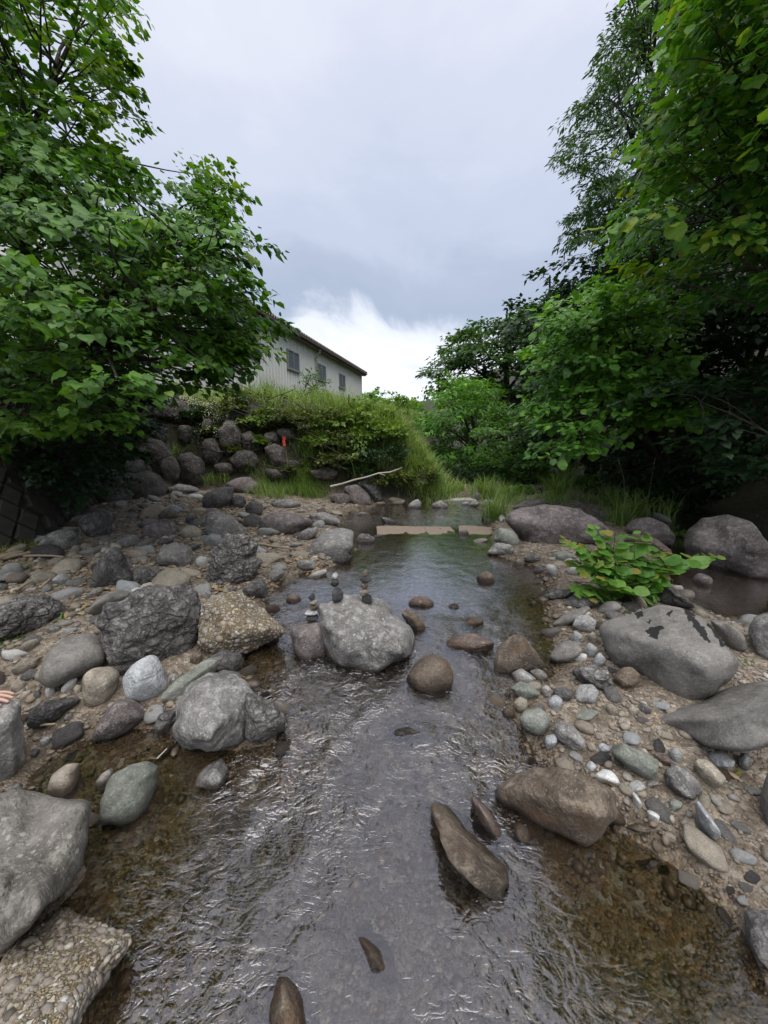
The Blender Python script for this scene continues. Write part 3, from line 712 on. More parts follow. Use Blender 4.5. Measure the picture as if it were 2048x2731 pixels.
rock('A', 'dark', 'low dark boulder leaning on the right foot of the pointed boulder', [570,435,640,420,690,460,690,500,620,518,575,500], thick=0.9)
rock('A', 'grey', 'flat light grey boulder on the dry leaf litter left of the craggy boulder', [668,380,690,340,760,308,830,340,835,400,810,440,720,425,670,410], thick=1.0)
rock('A', 'tan', 'square tan stone between the pointed boulder and the craggy boulder', [690,440,730,427,785,425,783,470,770,492,700,497], name='stone', thick=1.0)
rock('A', 'pale', 'small pale block wedged against the left side of the craggy boulder', [840,385,865,375,905,380,900,430,845,432], name='stone')
rock('H', 'dark', 'dusky rounded boulder standing in the tree shade by the retaining wall', [560,1090,640,1010,780,1000,845,1060,830,1170,740,1245,620,1180], thick=0.8)
rock('H', 'grey', 'broad grey boulder with a flat face at the foot of the retaining wall', [255,1270,330,1180,440,1140,530,1135,590,1190,580,1260,500,1300,300,1312], thick=0.9)
rock('H', 'purple', 'flat purplish rock with a split top beyond the pointed boulder', [1040,1180,1050,1100,1190,1080,1300,1085,1310,1150,1270,1190,1150,1225,1060,1210], name='rock', thick=1.0)
rock('H', 'tan', 'rounded pale brown stone right of the split purplish rock', [1310,1160,1350,1115,1430,1105,1500,1140,1490,1195,1400,1215,1330,1195], name='stone')
rock('A', 'grey', 'smooth grey boulder with a sloping right end in front of the dark boulder group', [880,240,890,190,930,180,1000,200,1080,265,1040,300,930,305,890,280], thick=0.9)
rock('A', 'purple', 'long low purplish boulder lying by the upper left water edge', [1105,230,1150,195,1260,188,1340,210,1365,240,1300,280,1200,302,1130,295], thick=0.8)
rock('A', 'grey', 'flat grey stone at the water edge right of the long purplish boulder', [1330,195,1400,185,1470,215,1475,240,1410,252,1350,235], name='rock')
rock('A', 'grey', 'lens-shaped grey stone lying on the pitted flat slab', [1272,290,1320,260,1380,245,1372,290,1300,320], name='stone')
rock('A', 'grey', 'wide flat pitted slab jutting from the left bank into the pool', [1300,370,1350,310,1400,260,1480,250,1532,265,1532,350,1480,385,1390,402,1310,390], name='flat_rock', thick=1.5, flat_top=0.5, c=0.1, noise=.02)
rock('A', 'dark', 'dark wedge stone in the pool at the front corner of the flat slab', [1420,405,1440,360,1490,345,1530,390,1480,417,1430,420], name='rock')
rock('A', 'dark', 'black angular rock at the water side of the flat slab', [1535,320,1545,280,1590,278,1625,300,1622,325,1570,337], name='rock')
rock('A', 'grey', 'small grey stone on the shore before the flat slab', [1275,405,1310,388,1370,405,1372,430,1300,436], name='stone')
rock('A', 'pale', 'pale leaf-shaped stone in the shallows between slab and middle cairn', [1310,470,1350,445,1415,430,1415,455,1360,477], name='stone', thick=1.2)
rock('A', 'grey', 'bluish oval stone in the shallows right of the craggy boulder', [1145,470,1175,435,1215,425,1237,450,1200,490,1160,492], name='stone')
rock('A', 'dark', 'round dark stone under the right edge of the craggy boulder', [1040,530,1075,490,1130,465,1160,510,1155,548,1110,565,1060,558], name='rock')
rock('A', 'red', 'reddish flat stone in the shallows behind the ochre conglomerate', [1228,558,1270,540,1312,560,1290,582,1240,577], name='stone')
rock('A', 'rough', 'low rubbly outcrop of broken grey rock along the left edge of the photo', [-90,600,60,560,200,545,285,580,295,640,200,690,100,725,-90,740], name='outcrop', thick=1.1, sub=6, noise=.06, c=0.15)
rock('A', 'smooth', 'smooth leaning grey slab tucked behind the large rough boulder', [360,620,400,570,480,525,540,515,585,540,520,590,420,642], name='flat_rock', thick=0.9)
rock('A', 'grey', 'oval cobble before the rubbly outcrop', [195,690,230,670,270,680,268,705,205,708], name='cobble')
rock('A', 'smooth', 'large flat brown-grey slab buried in gravel behind the tan block', [140,905,200,790,260,720,400,688,470,760,475,830,400,880,300,905,240,955,160,935], name='flat_rock', thick=1.3, flat_top=0.5, c=0.25, noise=.012)
rock('A', 'tan', 'flat round tan patch of rock at the lower end of the buried slab', [143,895,165,862,230,848,262,868,258,900,200,918,150,912], name='rock', thick=1.3, lift=0.03)
rock('A', 'tan', 'cube-like tan block beside the pale blue-grey block at the pool edge', [350,990,355,890,390,860,480,850,525,880,512,950,460,1010,390,1027], name='rock', thick=0.85, angular=16, noise=.015)
rock('A', 'bluish', 'pale blue-grey angular block in front of the large rough boulder', [525,905,560,850,640,795,680,800,720,880,742,940,690,980,640,1007,530,990], name='rock', thick=0.85)
def long_stone(label, mat, a, b, r, z0, z1, dy=0.0):
    """a long rounded stone lying between two points"""
    A_ = hit(px('A', np.array(a, float))); B_ = hit(px('A', np.array(b, float))); A_ = A_ + np.array([0, 0, z0]); B_ = B_ + np.array([0, dy, z1])
    V, Fc = base_shape(5, 7, 16, np.random.default_rng(404)); V = V / np.abs(V).max(0); Lh = np.linalg.norm(B_ - A_) / 2; e = (B_ - A_) / (2 * Lh)
    n = np.cross(e, [0, 0, 1.0]); n /= np.linalg.norm(n); u = np.cross(n, e); x = V[:, 0]
    V = (A_ + B_) / 2 + np.outer(np.sign(x) * np.abs(x) ** .8 * Lh, e) + (V[:, 1:2] * n + V[:, 2:3] * u) * r
    V = V + normals(V, Fc) * (fbm(V * 7, 3) * .010)[:, None]
    org = np.array([*((A_ + B_) / 2)[:2], V[:, 2].min()])
    o = tag(link('rock', mesh_np('rock', V - org, Fc, ROCK[mat]), loc=org), label, 'rock'); ROCKS.append(((A_ + B_) / 2, .2, .1, label, o, V))
long_stone('long greenish log-shaped stone lying behind the midstream grey boulder', 'green', (705, 1020), (965, 850), .062, .03, .05)
rock('A', 'grey', 'massive pale-flecked grey boulder at the left water edge in the foreground', [735,1110,760,1010,820,930,900,880,1000,885,1070,920,1100,980,1100,1080,1060,1170,900,1205,800,1197,735,1150], thick=1.0, sub=6, noise=.035)
rock('A', 'rough', 'reddish-grey crumbling shoulder at the right side of the massive grey boulder', [1060,960,1120,980,1180,1010,1240,1080,1235,1130,1160,1165,1060,1172], name='rock', thick=0.9, sub=5)
rock('A', 'purple', 'flat purplish turtle-shaped stone in the left side pool', [370,1172,430,1080,500,995,580,990,620,1020,648,1080,560,1130,480,1167], name='rock', thick=1.0)
rock('A', 'dark', 'small black lump between the purplish stone and the massive grey boulder', [660,1110,690,1060,770,1030,770,1090,740,1132,680,1142], name='stone')
rock('A', 'dark', 'dark bluish flat slab lying along the upper edge of the left side pool', [110,1050,200,1000,340,975,355,1000,260,1070,160,1118,110,1112], name='flat_rock', thick=0.8, angular=14)
HAND_ROCK = rock('S', 'grey', 'upright grey boulder at the left edge with fingers resting on its top', [-70,1960,-20,1880,25,1864,59,1873,65,1930,68,2023,49,2066,0,2104,-60,2090], thick=0.9, sub=6, noise=.02)
rock('A', 'white', 'white flat sliver of stone left of the tan block', [253,952,300,905,340,900,330,935,270,962], name='stone')
rock('A', 'brown', 'brown cobble beside the black wet rocks near the big conglomerate', [810,830,840,790,878,798,870,845], name='cobble')
rock('A', 'dark', 'wet dark rock at the lower foot of the ochre conglomerate', [900,815,960,785,1040,795,1050,850,1000,880,920,865], name='rock')
rock('A', 'dark', 'lumpy charcoal rock in the splash left of the cairn slab', [1130,725,1175,708,1212,718,1195,755,1150,765], name='rock')
rock('A', 'grey', 'grey stone against the right flank of the pale blue-grey block', [725,890,760,880,800,895,790,915,745,930], name='stone')
rock('E', 'dark', 'big dark boulder leading the group below the bank grass', [280,1030,300,970,380,930,470,920,475,960,440,1050,380,1082,300,1072], thick=0.9)
rock('E', 'purple', 'purplish flat-topped boulder behind the big dark boulder of the group', [405,915,470,880,550,870,615,920,600,975,520,980,430,940], thick=0.9)
rock('E', 'dark', 'narrow dark rock squeezed between two boulders of the group', [445,1040,460,980,500,970,540,1010,500,1065], name='rock')
rock('E', 'dark', 'round dark boulder at the front right of the group below the bank grass', [515,1045,560,1000,625,1020,628,1075,560,1112])
rock('E', 'purple', 'angular stone with an overhanging lip beside the two round dark boulders', [978,985,1000,965,1120,965,1137,990,1080,1042,1040,1037], name='rock', angular=14)
rock('E', 'purple', 'rounded dark boulder at the upper left pool, in front of its taller twin', [1065,950,1080,920,1150,913,1220,980,1232,1030,1150,1047,1090,1005], thick=0.9)
rock('E', 'dark', 'taller dark boulder behind its rounded twin under the leaning pole', [1130,905,1200,880,1250,905,1297,970,1297,1012,1230,1012,1180,950], thick=0.9)
rock('E', 'grey', 'low grey stone in the grass left of the upper pool', [660,1020,720,990,830,1005,852,1040,760,1052,680,1047], name='rock')
rock('E', 'tan', 'small flat stone at the foot of the two dark boulders in the upper pool', [1228,1022,1280,1005,1312,1020,1270,1037], name='stone')
rock('E', 'tan', 'pale stone in the upper pool just left of the ridged grey rock', [1310,1027,1380,990,1417,1005,1400,1037], name='stone')
rock('N', 'grey', 'ridged tilted grey rock in the middle of the water before the weir', [835,1145,900,1080,960,1048,1000,1100,1000,1155,920,1175], name='rock', angular=15)
rock('N', 'grey', 'broad low grey rock before the weir, right of the ridged rock', [1080,1110,1180,1065,1250,1100,1290,1160,1200,1172,1110,1150], name='rock')
rock('N', 'tan', 'small tan stone at the left end of the weir', [640,1060,690,1035,790,1050,780,1080,680,1090], name='stone')
rock('N', 'dark', 'small dark stone with its pale companion in the rippled upper pool', [570,1235,640,1240,700,1260,748,1305,700,1330,620,1310], name='stone')
rock('N', 'grey', 'flat grey stone just breaking the surface near the upper left shore', [320,1215,400,1183,465,1200,460,1222,360,1232], name='stone')
rock('N', 'grey', 'grey stone on the right shore before the weir, right of a pair', [1465,1120,1500,1082,1580,1078,1585,1130,1520,1158], name='stone')
rock('N', 'pale', 'pale stone on the right shore before the weir, left of a pair', [1380,1120,1420,1085,1480,1085,1470,1130,1410,1142], name='stone')
rock('N', 'grey', 'rounded grey boulder under the grass tuft at the right end of the weir', [1478,1060,1520,995,1590,985,1630,1030,1600,1075,1510,1082])
rock('N', 'brown', 'brown boulder half under the overhanging grass on the right shore', [1580,1250,1620,1195,1720,1190,1760,1250,1700,1300,1600,1280])
rock('N', 'dark', 'black stone on the sandy sill at its right part', [1345,1410,1390,1375,1460,1370,1480,1405,1430,1435,1360,1437], name='stone')
rock('N', 'dark', 'flat dark stone emerging near the near edge of the still pool', [540,1600,580,1580,650,1578,690,1600,640,1622,570,1620], name='stone')
rock('N', 'dark', 'narrow dark stone on the water beyond the black angular rock', [480,1440,540,1412,610,1415,615,1450,540,1462], name='stone')
rock('B', 'purple', 'huge oval purplish boulder with a creased left end on the right shore', [520,230,530,190,600,155,700,150,850,170,930,210,972,260,965,310,850,345,700,362,620,332,560,280], thick=0.75, sub=6, noise=.022)
rock('B', 'purple', 'lumpy purplish rock peeping out behind the huge oval boulder', [545,165,600,140,690,125,725,150,700,175,580,190], name='rock', thick=0.9)
rock('B', 'purple', 'great round brown-purple boulder standing in the dark side channel', [1290,330,1310,260,1380,205,1490,197,1590,225,1659,300,1700,400,1660,465,1540,492,1420,492,1330,435], thick=0.85, sub=6, noise=.015)
rock('B', 'purple', 'pitted grey-purple boulder behind the knotweed bush', [1035,265,1070,215,1150,208,1230,240,1267,290,1240,335,1120,315], thick=0.85)
rock('B', 'red', 'pinkish crumbling rock directly behind the knotweed leaves', [1030,310,1080,270,1180,300,1255,350,1235,385,1100,375], name='rock')
rock('B', 'green', 'olive-tan boulder propped against the tip of the huge oval boulder', [465,310,500,250,560,265,592,310,580,342,500,325], thick=0.9)
rock('B', 'grey', 'smooth grey stone at the waterline in front of the olive-tan boulder', [438,362,480,318,550,325,572,355,530,374,460,374], name='rock', thick=0.8)
rock('B', 'dark', 'small dark stone in the shade under the huge oval boulder', [600,382,640,365,682,382,670,402,610,402], name='stone')
rock('B', 'green', 'flat greenish stone on the shore under the huge oval boulder', [715,380,730,358,800,356,830,385,760,402], name='stone')
rock('B', 'brown', 'brown peaked stone alone in the still pool', [388,472,440,433,472,460,492,492,420,497], name='stone')
rock('B', 'red', 'rusty flat-topped stone behind the cairn boulder at the head of the rapid', [93,582,130,550,180,548,232,580,200,600,120,600], name='stone')
rock('B', 'dark', 'tiny dark stone right of the rusty flat-topped stone', [270,592,310,575,332,600,300,610], name='stone')
rock('B', 'brown', 'brown wedge against the right side of the cairn boulder', [70,630,100,598,140,620,190,680,208,717,150,702,100,670], name='rock', thick=1.0)
rock('B', 'brown', 'flat wet stone in the rapid above the reddish flat rock', [310,672,360,640,420,638,438,667,390,678], name='stone')
rock('B', 'red', 'reddish-brown flat rock in the middle of the rapid', [248,762,290,720,400,710,470,735,483,772,400,788,300,783], name='rock', thick=0.8)
rock('B', 'brown', 'brown triangular boulder at the right edge of the rapid', [463,852,490,770,550,715,600,713,660,790,722,862,640,868,540,888,470,874], thick=0.85)
rock('B', 'brown', 'dark angular rock with a hollowed top downstream of the cairn boulder', [78,897,150,820,210,793,280,830,303,880,300,922,230,958,150,933], name='rock', thick=0.9, angular=14)
rock('B', 'dark', 'dark rock just under the rapid below the hollowed rock', [0,1125,60,1088,150,1088,195,1130,130,1150,40,1150], name='rock', c=-0.05, thick=1.0)
STAINED = rock('B', 'drip', 'big smooth boulder with black wet stains on the right bank', [915,690,960,640,1080,605,1200,585,1300,605,1390,650,1480,740,1548,832,1500,905,1430,962,1280,1008,1180,962,1100,890,1000,862,940,782], thick=1.15, sub=6, flat_top=0.6, c=0.2, noise=.01)
rock('B', 'smooth', 'smooth slab end showing behind the wet-stained boulder', [1390,640,1480,660,1560,710,1580,785,1500,790,1440,730], name='flat_rock', thick=0.9)
rock('B', 'smooth', 'wide flat slab sunk in the gravel below the wet-stained boulder', [1140,1085,1230,1010,1400,975,1560,920,1659,905,1800,960,1850,1080,1760,1180,1560,1212,1400,1195,1250,1145], name='flat_rock', thick=0.9, sub=6, flat_top=0.6, c=0.36, noise=.01)
rock('B', 'grey', 'grey boulder cut by the right edge of the photo beside the wet-stained boulder', [1563,690,1600,640,1659,613,1750,640,1770,800,1659,865,1600,812], thick=0.9)
rock('B', 'smooth', 'flat brown-grey rock at the water edge left of the stained boulder', [703,812,760,745,840,738,872,790,810,832,740,843], name='rock', thick=1.1)
rock('B', 'pale', 'pale rounded rock touching the upper left corner of the stained boulder', [808,682,830,635,880,626,922,660,907,712,860,714], name='rock')
rock('B', 'pale', 'small pale wedge below the pale rounded rock', [798,732,830,697,872,735,850,754], name='stone')
rock('B', 'white', 'white oval cobble left of the blue-white stone', [808,822,830,797,880,798,877,832], name='cobble')
rock('B', 'bluish', 'blue-white angular stone touching the left foot of the stained boulder', [888,842,930,785,967,830,930,852], name='stone')
rock('B', 'pale', 'pale pink-grey stone above the blue-white stone', [853,792,885,745,932,780,900,822], name='stone')
rock('B', 'tan', 'tan stone between the pale rounded rock and the stained boulder', [873,722,905,700,932,740,910,757], name='stone')
rock('B', 'pale', 'light grey cobble, left one of a touching pair at the rapid edge', [543,882,590,858,662,905,642,937,570,927], name='cobble')
rock('B', 'grey', 'grey cobble, right one of a touching pair at the rapid edge', [618,872,670,858,717,900,702,932,660,922], name='cobble')
rock('B', 'green', 'greenish angular stone below the touching pair of cobbles', [538,947,590,915,650,940,682,980,600,992], name='stone')
rock('B', 'pale', 'upright pale grey block in the cobbles below the veined rock', [818,987,840,930,900,928,932,965,912,1012,840,1007], name='stone')
rock('B', 'brown', 'rusty brown angular stone at the foot of the stained boulder', [983,907,1020,860,1070,853,1112,890,1092,932,1020,957], name='rock')
rock('B', 'bluish', 'bluish round cobble left of the upright pale grey block', [703,1002,740,970,777,1000,762,1037,720,1032], name='cobble')
rock('B', 'tan', 'tan pebble-like stone below the greenish angular stone', [553,1012,590,978,622,1000,622,1042,580,1047], name='stone')
rock('B', 'brown', 'small brown wet cobble at the rapid edge, lowest of the cobble heap', [503,1047,530,1027,572,1050,557,1080,520,1072], name='cobble')
rock('B', 'green', 'round yellowish-grey cobble, largest of the cobbles by the rapid', [578,1082,610,1040,670,1028,722,1070,717,1112,670,1152,600,1122], name='cobble')
rock('B', 'grey', 'long mottled grey cobble right of the round yellowish one', [733,1112,760,1083,820,1108,872,1170,872,1207,820,1207,740,1162], name='cobble')
rock('B', 'bluish', 'small square bluish stone under the long mottled cobble', [693,1152,745,1143,752,1190,700,1202], name='stone')
rock('B', 'green', 'flat pale green stone among the gravel above the long mottled cobble', [798,1062,860,1030,947,1045,880,1092], name='stone', thick=1.2)
rock('B', 'rough', 'veined grey rock in the middle of the cobble heap', [800,880,830,858,900,843,972,870,987,930,930,957,860,930], name='rock')
rock('B', 'dark', 'dark grey flat stone left of the upright pale block', [723,952,780,938,827,970,800,1002,740,992], name='stone')
rock('B', 'grey', 'grey stone filling the gap beside the dark grey flat stone', [672,950,700,930,726,952,722,985,690,980], name='stone')
rock('B', 'tan', 'little tan stone right of the upright pale block', [953,1030,975,1010,1022,1035,1015,1065,975,1062], name='stone')
rock('B', 'tan', 'ochre little stone near the pale green flat stone', [1045,1040,1075,1020,1105,1045,1085,1062], name='stone')
rock('B', 'grey', 'flat grey splinter above the sunk slab', [1093,1020,1115,1003,1168,1045,1150,1053,1105,1045], name='stone')
rock('B', 'tan', 'light triangular rock standing behind the stained boulder', [1072,592,1085,528,1120,560,1155,602], name='rock', thick=0.8)
rock('B', 'smooth', 'brownish boulder under the knotweed at the left', [903,622,940,575,1000,568,1042,600,960,642])
rock('B', 'smooth', 'long low rock along the shore below the knotweed', [708,672,780,625,880,583,902,610,830,662,740,692], name='rock', thick=0.8)
rock('B', 'dark', 'dark blue-grey flat stone at the tip of the pebbly shore', [668,552,730,520,832,518,822,547,720,567], name='rock')
rock('B', 'dark', 'dark earthy rock in the shade beneath the knotweed', [760,590,800,548,900,545,960,565,900,600,820,605], name='rock')
rock('B', 'dark', 'large dark tilted rock to the right of the knotweed roots', [1140,490,1200,473,1300,550,1372,602,1290,595,1180,592], name='rock', thick=0.9)
rock('B', 'purple', 'small round stone standing before the great round boulder', [1318,477,1360,445,1422,470,1427,502,1370,517], name='stone')
rock('J', 'pale', 'pale tilted flagstone on the pebbly shore left of the knotweed', [690,780,720,750,790,770,800,850,770,880,730,840], name='stone')
rock('J', 'pale', 'white-grey split stone above the tilted flagstone', [815,770,840,730,880,708,920,725,890,760,840,782], name='stone')
rock('J', 'pale', 'broad pale stone half under the knotweed leaves', [858,810,890,770,960,755,975,820,920,850,870,840], name='stone')
rock('J', 'dark', 'wet black stone on the shore left of the tilted flagstone', [608,815,640,765,690,775,705,820,650,845], name='stone')
rock('J', 'brown', 'small brown stone awash near the pebbly shore', [608,895,640,880,672,900,650,915,618,912], name='stone')
rock('J', 'dark', 'dark stone standing in the shallows below the blue-grey flat stone', [585,1050,610,1028,640,1030,635,1060,605,1070], name='stone')
rock('J', 'pale', 'flat whitish slab in the water before the olive-tan boulder', [100,615,170,580,260,560,300,580,250,610,150,622], name='flat_rock', thick=1.2, c=0.0)
rock('J', 'wall', 'brown rock showing through the grass on the island', [590,225,630,185,690,180,690,230,640,260], name='rock')
rock('J', 'wall', 'dark ledge rock under the grass at the back of the island', [1000,230,1060,195,1200,195,1330,215,1330,265,1180,275,1060,270], name='rock', thick=0.6)
rock('J', 'smooth', 'mossy grey boulder behind the huge oval boulder', [1090,370,1150,350,1250,365,1270,420,1180,450,1100,430])
rock('J', 'smooth', 'broad mossy boulder behind the pitted grey-purple one', [1440,380,1520,365,1600,400,1660,440,1640,490,1520,450])
rock('J', 'green', 'greenish stone in the grass by the right end of the weir', [215,320,260,280,330,285,360,320,300,345,235,340], name='stone')
rock('D', 'brown', 'big brown block at the right edge of the near water', [473,362,480,310,560,255,640,225,760,235,920,280,1000,340,1022,430,960,500,870,562,760,512,600,442,490,392], thick=.55, sub=6, noise=.018, angular=14)
rock('D', 'brown', 'long rounded brown rock like a loaf in the near water', [193,402,230,385,300,398,370,478,470,570,542,650,550,720,520,782,480,792,380,732,290,642,230,542,205,462], thick=1.2, ext=1.22, c=-0.06, sub=6, noise=.016)
rock('D', 'red', 'narrow dark red wedge of rock beside the loaf-shaped rock', [368,362,400,353,450,410,520,510,532,545,490,577,440,522,390,422], name='rock', thick=1.2, ext=1.2, c=-0.03)
rock('D', 'brown', 'small brown tooth of rock between the red wedge and the big brown block', [558,482,590,468,630,510,642,557,600,562,560,532], name='stone')
rock('K', 'green', 'large dark green-grey cobble on the near right gravel', [258,350,300,275,370,258,560,345,690,420,700,490,650,580,560,560,400,465,290,395], name='cobble', sub=5)
rock('K', 'grey', 'oval brown-grey cobble below the dark green-grey one', [722,540,760,485,850,463,960,530,1060,630,1085,700,1000,770,900,740,760,640], name='cobble', sub=5)
rock('K', 'tan', 'ochre-flecked oval cobble right of the brown-grey one', [985,460,1040,405,1120,405,1220,500,1300,580,1240,650,1150,650,1040,560], name='cobble')
rock('K', 'white', 'whitish smooth cobble above the big brown block', [95,540,170,495,270,510,352,600,345,650,240,610,130,575], name='cobble')
rock('K', 'bluish', 'small blue-grey cobble left of the large green-grey one', [128,300,180,262,268,310,260,355,180,345], name='cobble')
rock('K', 'white', 'white finger-shaped pebble on the dark gravel', [438,705,480,705,555,820,520,845,470,800], name='pebble')
rock('K', 'white', 'chalky oblong pebble below the white finger-shaped one', [573,870,600,855,705,915,690,970,600,930], name='pebble')
rock('K', 'tan', 'round tan pebble near the brown-grey cobble', [662,770,710,748,760,780,745,820,680,810], name='pebble')
rock('K', 'pale', 'flat light grey stone between white cobble and brown-grey cobble', [400,640,440,600,520,598,590,680,490,705,430,680], name='stone')
rock('K', 'bluish', 'jagged blue-grey bone-shaped stone on the near right gravel', [990,790,1050,765,1120,880,1190,980,1265,1060,1190,1120,1080,1060,1020,940], name='stone')
rock('K', 'brown', 'long flat brown stone at the shore right of the big brown block', [372,1010,410,965,500,965,630,1010,635,1075,500,1050], name='stone', thick=0.8)
rock('K', 'grey', 'rounded grey stone near the right edge beside a yellow leaf', [1380,420,1420,350,1480,360,1525,430,1480,515,1400,490], name='cobble')
rock('K', 'bluish', 'wide veined blue-grey stone left of the rounded grey one', [1100,400,1150,345,1250,350,1380,430,1350,490,1220,480,1140,430], name='stone')
rock('K', 'red', 'pink-red cobble behind the large green-grey one', [630,370,680,345,760,375,820,430,760,465,690,430], name='cobble')
rock('K', 'pale', 'cream round cobble right of the pink-red one', [755,335,830,300,910,370,900,440,840,440,790,390], name='cobble')
rock('K', 'brown', 'reddish brown cobble at the edge of the gravel above the green-grey cobble', [515,290,560,275,650,300,640,340,570,330], name='cobble')
rock('K', 'bluish', 'pale violet-grey pebble above the whitish smooth cobble', [30,480,80,418,145,475,120,515,60,515], name='pebble')
rock('K', 'green', 'greenish flat stone below the oval brown-grey cobble', [765,790,810,755,910,800,900,850,800,870], name='stone')
rock('K', 'tan', 'squarish pinkish stone left of the bone-shaped one', [862,960,890,925,1010,960,1025,1035,920,1025], name='stone')
rock('K', 'grey', 'mottled angular cobble under the dark green-grey one', [535,610,600,583,700,600,690,640,590,660], name='cobble')
rock('K', 'brown', 'little brown stone hugging the right end of the big brown block', [265,1000,300,975,355,1010,330,1070,280,1070], name='stone')
rock('D', 'smooth', 'tan-grey boulder cut by the right edge above the dark wet slab', [1620,360,1659,220,1740,240,1760,500,1659,520,1630,450], thick=0.8)
rock('D', 'dark', 'dark wet slab in the corner of the near brown pool', [1548,852,1600,842,1720,850,1760,1110,1659,1107,1600,1042,1563,950], name='flat_rock', thick=1.1, sub=5, c=0.1)
rock('D', 'dark', 'grey-green stone lying under water in the brown pool', [1080,650,1110,625,1180,625,1195,655,1130,680], name='stone', bed=True, c=0.15)
rock('D', 'tan', 'ochre stone lying under water in the brown pool', [990,640,1030,630,1050,665,1020,680], name='stone', bed=True, c=0.15)
rock('C', 'brown', 'dark rounded rock awash at the near bottom of the stream', [1150,1400,1152,1250,1160,1165,1195,1122,1250,1118,1288,1160,1310,1240,1330,1320,1345,1400,1250,1430], name='rock', thick=1.0, sub=5, ext=1.2, c=-0.08, angular=7)
rock('D', 'brown', 'dark rock mostly under water right of midstream in the foreground', [-135,960,-90,930,-20,975,40,1060,62,1160,20,1180,-60,1080], name='rock', thick=1.1, c=-0.25, ext=1.2, sub=5, angular=7)
rock('C', 'weath', 'huge flat-topped grey boulder at the left edge of the foreground', [-60,360,80,328,190,345,380,370,404,400,390,570,342,690,240,792,120,925,0,1010,-100,960,-120,600], thick=1.15, sub=6, flat_top=0.55, noise=.018, c=0.2)
rock('C', 'congl', 'yellowish conglomerate boulder full of pebbles in the lower left foreground', [20,1050,110,960,230,850,290,840,340,875,430,900,582,965,562,1050,480,1140,400,1230,340,1350,200,1450,-60,1450,-60,1200], thick=1.1, sub=6, c=0.18)
rock('C', 'green', 'oval green-grey boulder standing in the left pool', [418,462,425,380,480,270,560,220,640,203,692,235,682,310,640,392,590,442,520,467], thick=0.85, sub=5)
rock('C', 'grey', 'small peaked grey stone in the shallows right of the oval boulder', [828,322,845,275,900,225,960,190,992,240,977,282,930,322], name='rock')
rock('C', 'tan', 'reddish-tan oval stone in the left pool beside the huge flat-topped boulder', [193,342,220,270,290,218,347,213,352,260,322,322,290,352], name='rock')
rock('C', 'tan', 'small yellow-brown pebble under the left pool', [368,300,390,255,420,243,417,287], name='stone', bed=True)
rock('C', 'pale', 'pale flat stone at the shoulder of the oval green-grey boulder', [403,307,440,260,490,233,492,290,430,314], name='stone')
rock('C', 'tan', 'flat tan stone behind the oval green-grey boulder', [628,202,660,173,722,173,702,202], name='stone')
rock('C', 'grey', 'grey stone tip above the huge flat-topped boulder', [0,342,60,305,107,298,102,332], name='stone')
rock('I', 'grey', 'grey flake of stone at the shore of the left side pool', [545,890,590,850,640,825,650,860,600,900], name='stone')
rock('I', 'pale', 'pale flake half in the left side pool', [340,1080,400,1040,490,1025,440,1080,370,1120], name='stone')
rock('I', 'dark', 'dark flake beside the upright grey boulder', [255,1190,300,1150,370,1145,340,1205,280,1215], name='stone')
rock('I', 'tan', 'round brownish cobble at the end of the row beside the white sliver', [640,620,680,578,725,590,720,660,670,670], name='cobble')
rock('I', 'white', 'pale round disc stone before the white sliver', [388,640,430,590,490,600,490,640,440,690,400,680], name='cobble')
rock('I', 'tan', 'angular tan stone near the fingers at the left edge', [85,590,150,545,235,545,230,600,150,640,90,630], name='stone')
rock('I', 'tan', 'brown tan slabby stone beside the angular tan one', [170,690,200,640,290,625,280,690,230,730,175,725], name='stone')
rock('I', 'tan', 'flat tan flagstone left of the buried slab', [90,430,200,350,380,325,330,420,200,475,100,475], name='stone', thick=1.2)
rock('I', 'tan', 'sandy boulder-like stone above the tan flagstone', [150,270,200,210,340,165,370,200,280,270,180,292], name='stone')
rock('I', 'dark', 'dark cobble in the small stones near the fingers', [268,690,310,640,365,635,370,690,320,705], name='cobble')
rock('M', 'tan', 'flat sandy slab in the leaf litter right of the pointed boulder', [785,210,850,195,940,205,950,245,880,265,800,257], name='flat_rock', thick=1.3)
rock('M', 'pale', 'pale flat pointed stone on the litter left of the pointed boulder', [300,407,370,355,430,353,462,385,420,417,340,427], name='stone', thick=1.3)
rock('M', 'grey', 'flat grey slab at the left edge beyond the outcrop', [-60,390,60,340,180,348,207,380,100,402,20,400,-60,420], name='flat_rock', thick=1.3)
rock('M', 'dark', 'dark round stone at the left edge beyond the outcrop', [-30,415,50,418,62,460,0,482], name='stone')
rock('M', 'grey', 'grey wedge stone under the pointed boulder', [535,492,600,455,667,453,620,502,545,532], name='stone')
rock('M', 'grey', 'flat grey boulder behind the tip of the pointed boulder', [690,182,760,130,850,98,892,130,880,177,760,192], thick=1.0)
rock('M', 'smooth', 'low sandy slab in front of the broad grey boulder', [470,232,560,185,652,183,640,222,500,242], name='flat_rock', thick=1.3)
rock('M', 'white', 'white chip lying above the large rough boulder', [823,457,870,440,902,450,870,482,830,477], name='stone', lift=0.05)
rock('M', 'tan', 'tan cobble at the left of the litter before the outcrop', [190,457,220,438,262,460,220,487], name='cobble')
rock('M', 'tan', 'orange-tan block on the litter by the dry branches', [435,272,465,250,497,270,480,297,440,297], name='stone')
rock('M', 'dark', 'dark flat stone behind the flat light grey boulder', [988,152,1040,123,1112,135,1080,172,1000,187], name='stone')
rock('M', 'grey', 'grey cobble between the large rough boulder and the ochre conglomerate', [1263,482,1300,448,1342,475,1332,507,1270,512], name='cobble')
rock('M', 'grey', 'small grey stone above the dark low boulder in the shade', [500,190,520,160,550,165,555,190,520,200], name='stone')
